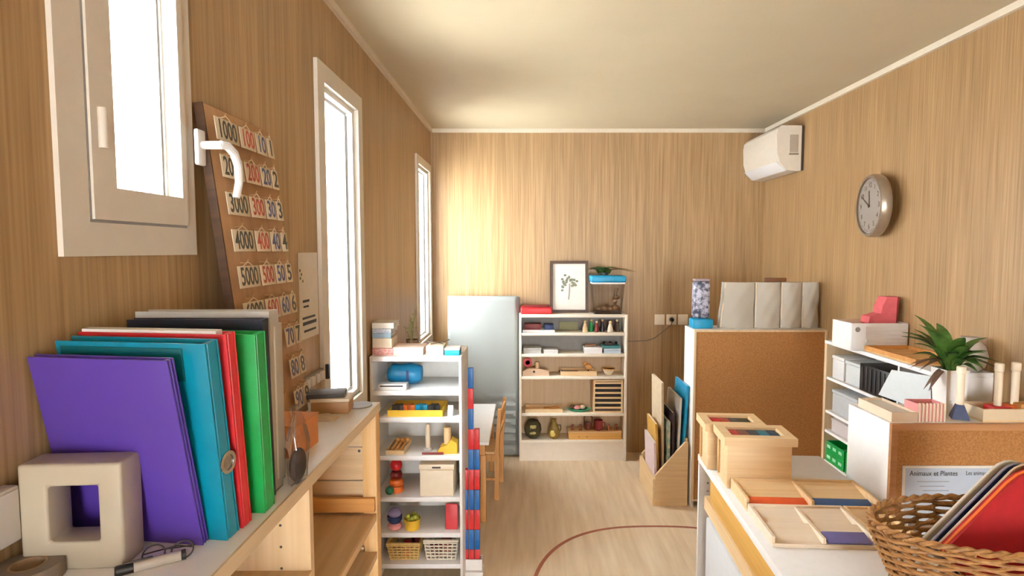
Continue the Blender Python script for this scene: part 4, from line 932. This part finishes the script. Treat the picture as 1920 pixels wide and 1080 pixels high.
for k in range(4): obj('peg_hole', MB().cyl((.04+0, -.0208, .6-.035*k), (.04, -.0195, .6-.035*k), .005, n=8), M_GREY, t)
def loc(lx, ly, z): 
    v = Matrix.Rotation(TR, 3, 'Z') @ Vector((lx, ly, 0)); return (.735+v.x, 2.405+v.y, z)
t = thing('drawer_tray', 'long ochre wooden drawer inside the low white shelf', 'drawer', loc(.012, -.56, .5805), (0, 0, TR))
obj('front', BX(0, .012, -.4, .4, 0, .108, .003), wood('ochre', (206, 158, 76), (222, 176, 94), 'y'), t)
obj('box', MB().frame_z(.013, .35, -.395, .395, .005, .09, .01).bb(.013, .35, -.395, .395, 0, .005), M_PALEY, t)
t = thing('storage_box', 'wide white bin with pale lid below the ochre drawer', 'box', loc(.02, -.53, .0805), (0, 0, TR))
obj('bin', BX(0, .3, -.45, .45, 0, .4, .006), mat('bin_white', (226, 230, 232), .4, .02), t)
# two colour tablet boxes with framed lids
def tablet_box(label, lx, ly, wx, dy, h, reds):
    t = thing('tablet_box', label, 'box', loc(lx, ly, TZ+.0005), (0, 0, TR-R(1)), 'wooden colour tablet boxes on low shelf')
    obj('body', BX(0, wx, -dy, 0, 0, h, .003), M_PALE, t)
    ov = .014
    l = obj('lid', MB().frame_z(-ov, wx+ov, -dy-ov, ov, h-.022+.0225, h+.03, .034).bb(-ov+.034, wx+ov-.034, -dy-ov+.034, ov-.034, h+.001, h+.008), M_PALE, t)
    n = len(reds)
    a, b = .024, wx-.024
    for k, m in enumerate(reds):
        obj('tablet', BX(a+(b-a)*k/n+.001, a+(b-a)*(k+1)/n-.001, -dy+.024, -.024, h+.0085, h+.0215, .001), m, t)
    obj('corner_post', BX(-.006, -.0003, -.04, -.018, .02, h-.005, .001), wood('edge_tan', (198, 158, 104), (214, 176, 122), 'z'), t)
tablet_box('far wooden tablet box with framed red and dark lid', .0-.035+.03, -.055, .205, .13, .158, (M_RED, mat('rust', (166, 62, 38), .5, .06), M_DGREY, mat('moss_d', (70, 72, 44), .5, .06)))
tablet_box('near wooden tablet box with framed red and blue lid', .02, -.225, .228, .135, .162, (mat('tab_red', (168, 48, 52), .5, .08), mat('tab_brown', (112, 72, 64), .5, .06), mat('tab_dark', (62, 66, 74), .5, .06), M_TEAL, mat('tab_navy', (36, 62, 84), .5, .08)))
# sorting trays
gt = 'colour tablets in the sorting trays'
def sort_tray(label, lx, ly, wx, dy, nx, ny, h=.042, m=M_PALE):
    t = thing('sorting_tray', label, 'tray', loc(lx, ly, TZ+.0005), (0, 0, TR))
    obj('base', BX(0, wx, -dy, 0, 0, .004), m, t)
    obj('rim', MB().bb(0, wx, -.009, 0, .0045, h).bb(0, wx, -dy, -dy+.006, .0045, .011).bb(0, .008, -dy+.006, -.009, .0045, h).bb(wx-.008, wx, -dy+.006, -.009, .0045, h), m, t)
    cx, cy = (wx-.016+.008)/nx, (dy-.015+.006)/ny
    for k in range(1, nx): obj('divider', BX(.008+cx*k-.008, .008+cx*k, -dy+.0065, -.0095, .0045, h-.003), m, t)
    for k in range(ny):
        for q in range(nx):
            x0, x1 = .0085+cx*q, .008+cx*(q+1)-.0085; y1, y0 = -.0095-cy*k, -.009-cy*(k+1)+.0065
            if k < ny-1: obj('divider', BX(x0, x1, y0-.006, y0-.0005, .0045, .014), m, t)
            obj('slope', MB().prism([(y0, .0045), (y1-.0005, .0045), (y1-.0005, h-.006), (y1-.004, h-.006), (y0, .0055)], 'x', x0, x1), m, t)
def tablet(lb, lx, ly, wd, m):
    solo('colour_tablet', MB().box((0, 0, .007), (wd, .05, .005), (R(11), 0, 0), .0008), m, lb, 'tablet', loc(lx, ly, TZ+.0125), (0, 0, TR), gt)
sort_tray('pale wooden sorting tray with orange red and navy tablets', .03, -.365, .43, .185, 2, 1)
tablet('orange red tablet in left cell of the wide sorting tray', .03+.112, -.365-.148, .19, mat('tablet_orange', (214, 88, 46), .5, .05))
tablet('navy blue tablet in right cell of the wide sorting tray', .03+.322, -.365-.148, .19, mat('tablet_navy', (40, 78, 128), .5, .06))
sort_tray('pale wooden sorting tray with four cells nearest the wicker basket', .03, -.553, .30, .225, 2, 2, h=.03, m=wood('pale_tray', (240, 222, 194), (246, 232, 210), 'x'))
tablet('lilac blue tablet in near right cell of four cell tray', .03+.222, -.553-.196, .125, mat('tablet_blue', (110, 108, 168), .5, .05))
sort_tray('single sloping wooden tray to the right of four cell tray', .335, -.553, .125, .17, 1, 1, h=.03)
# ------------------------------------------------------------------ wicker basket with mats
bk = thing('wicker_basket', 'large honey wicker basket with red mats on low shelf', 'basket', (1.07, 1.29, TZ+.0005))
A1, B1, A0, B0, HB = .262, .145, .155, .1, .235
NS = 30
wv = MB(); rows = 25
for k in range(rows):
    f = k/(rows-1); z = .008+(HB-.022)*f; a = A0+(A1-A0)*f**.85; b = B0+(B1-B0)*f**.85
    loop = []
    for i in range(NS*4):
        an = 2*math.pi*i/(NS*4)
        o = .0068*math.sin(an*NS/2+(math.pi if k % 2 else 0))
        loop.append(((a+o)*math.cos(an), (b+o)*math.sin(an), z+.0015*math.sin(an*9+k)))
    wv.tube(loop, (.0041 if k % 3 else .0047), 6, True)
obj('weave', wv, M_WICK, bk)
st = MB()
for i in range(NS):
    an = 2*math.pi*i/NS
    st.tube([((A0+(A1-A0)*f**.85)*math.cos(an), (B0+(B1-B0)*f**.85)*math.sin(an), .004+(HB-.01)*f) for f in (0, .25, .5, .75, 1)], .0034, 6)
obj('stakes', st, M_WICK, bk)
obj('bottom', MB().lathe([(.0, .001), (.99, .001), (.99, .008), (0, .008)], n=48), M_WICK, bk).scale = (A0, B0, 1)
for q in range(2):
    rim = [((A1+.0045*math.cos(an*24+q*math.pi))*math.cos(an), (B1+.0045*math.cos(an*24+q*math.pi))*math.sin(an), HB+.004*math.sin(an*24+q*math.pi)) for an in [2*math.pi*i/240 for i in range(240)]]
    obj('rim', MB().tube(rim, .005, 6, True), M_WICK, bk)
gm = 'mats in the wicker basket'
def mat_slab(lb, y, m, off, rad=.06, th=.01, tilt=48, wd=.2, ht=.30, edge=None):
    t = thing('felt_mat', lb, 'mat', (1.03+off, y, TZ+.078), (R(-6), R(tilt), 0), gm)
    # rounded slab in local xz
    pts = []
    r2 = .012
    for cx, cz, a0, rad in ((wd-rad, ht-rad, 0, rad), (rad, ht-rad, 90, rad), (r2, r2, 180, r2), (wd-rad, rad, 270, rad)):
        for s in range(7): an = R(a0+15*s); pts.append((cx-wd*.5+rad*math.cos(an), cz+rad*math.sin(an)))
    obj('felt', MB().prism(pts, 'y', 0, th), m, t)
    if edge: obj('binding', MB().tube([(p[0], th/2, p[1]) for p in pts], .0035, 6, True), edge, t)

mat_slab('cream mat with pale edge at the back of wicker basket', 1.325, mat('felt_cream', (196, 186, 160), .85, .06), .0, edge=M_PAPER, wd=.26, ht=.31)
mat_slab('navy mat with lilac edge second from the back in basket', 1.309, M_NAVY, .008, edge=mat('lilac_edge', (176, 172, 190), .7, .04), wd=.26, ht=.31)
mat_slab('brown mat with cream edge in middle of wicker basket', 1.293, mat('felt_brown', (136, 100, 76), .85, .08), .018, edge=M_CREAM, wd=.27, ht=.31)
mat_slab('large red mat with orange edge at front of wicker basket', 1.255, mat('felt_red', (164, 18, 26), .8, .1), .015, rad=.12, th=.022, wd=.3, ht=.335, edge=M_ORANGE)
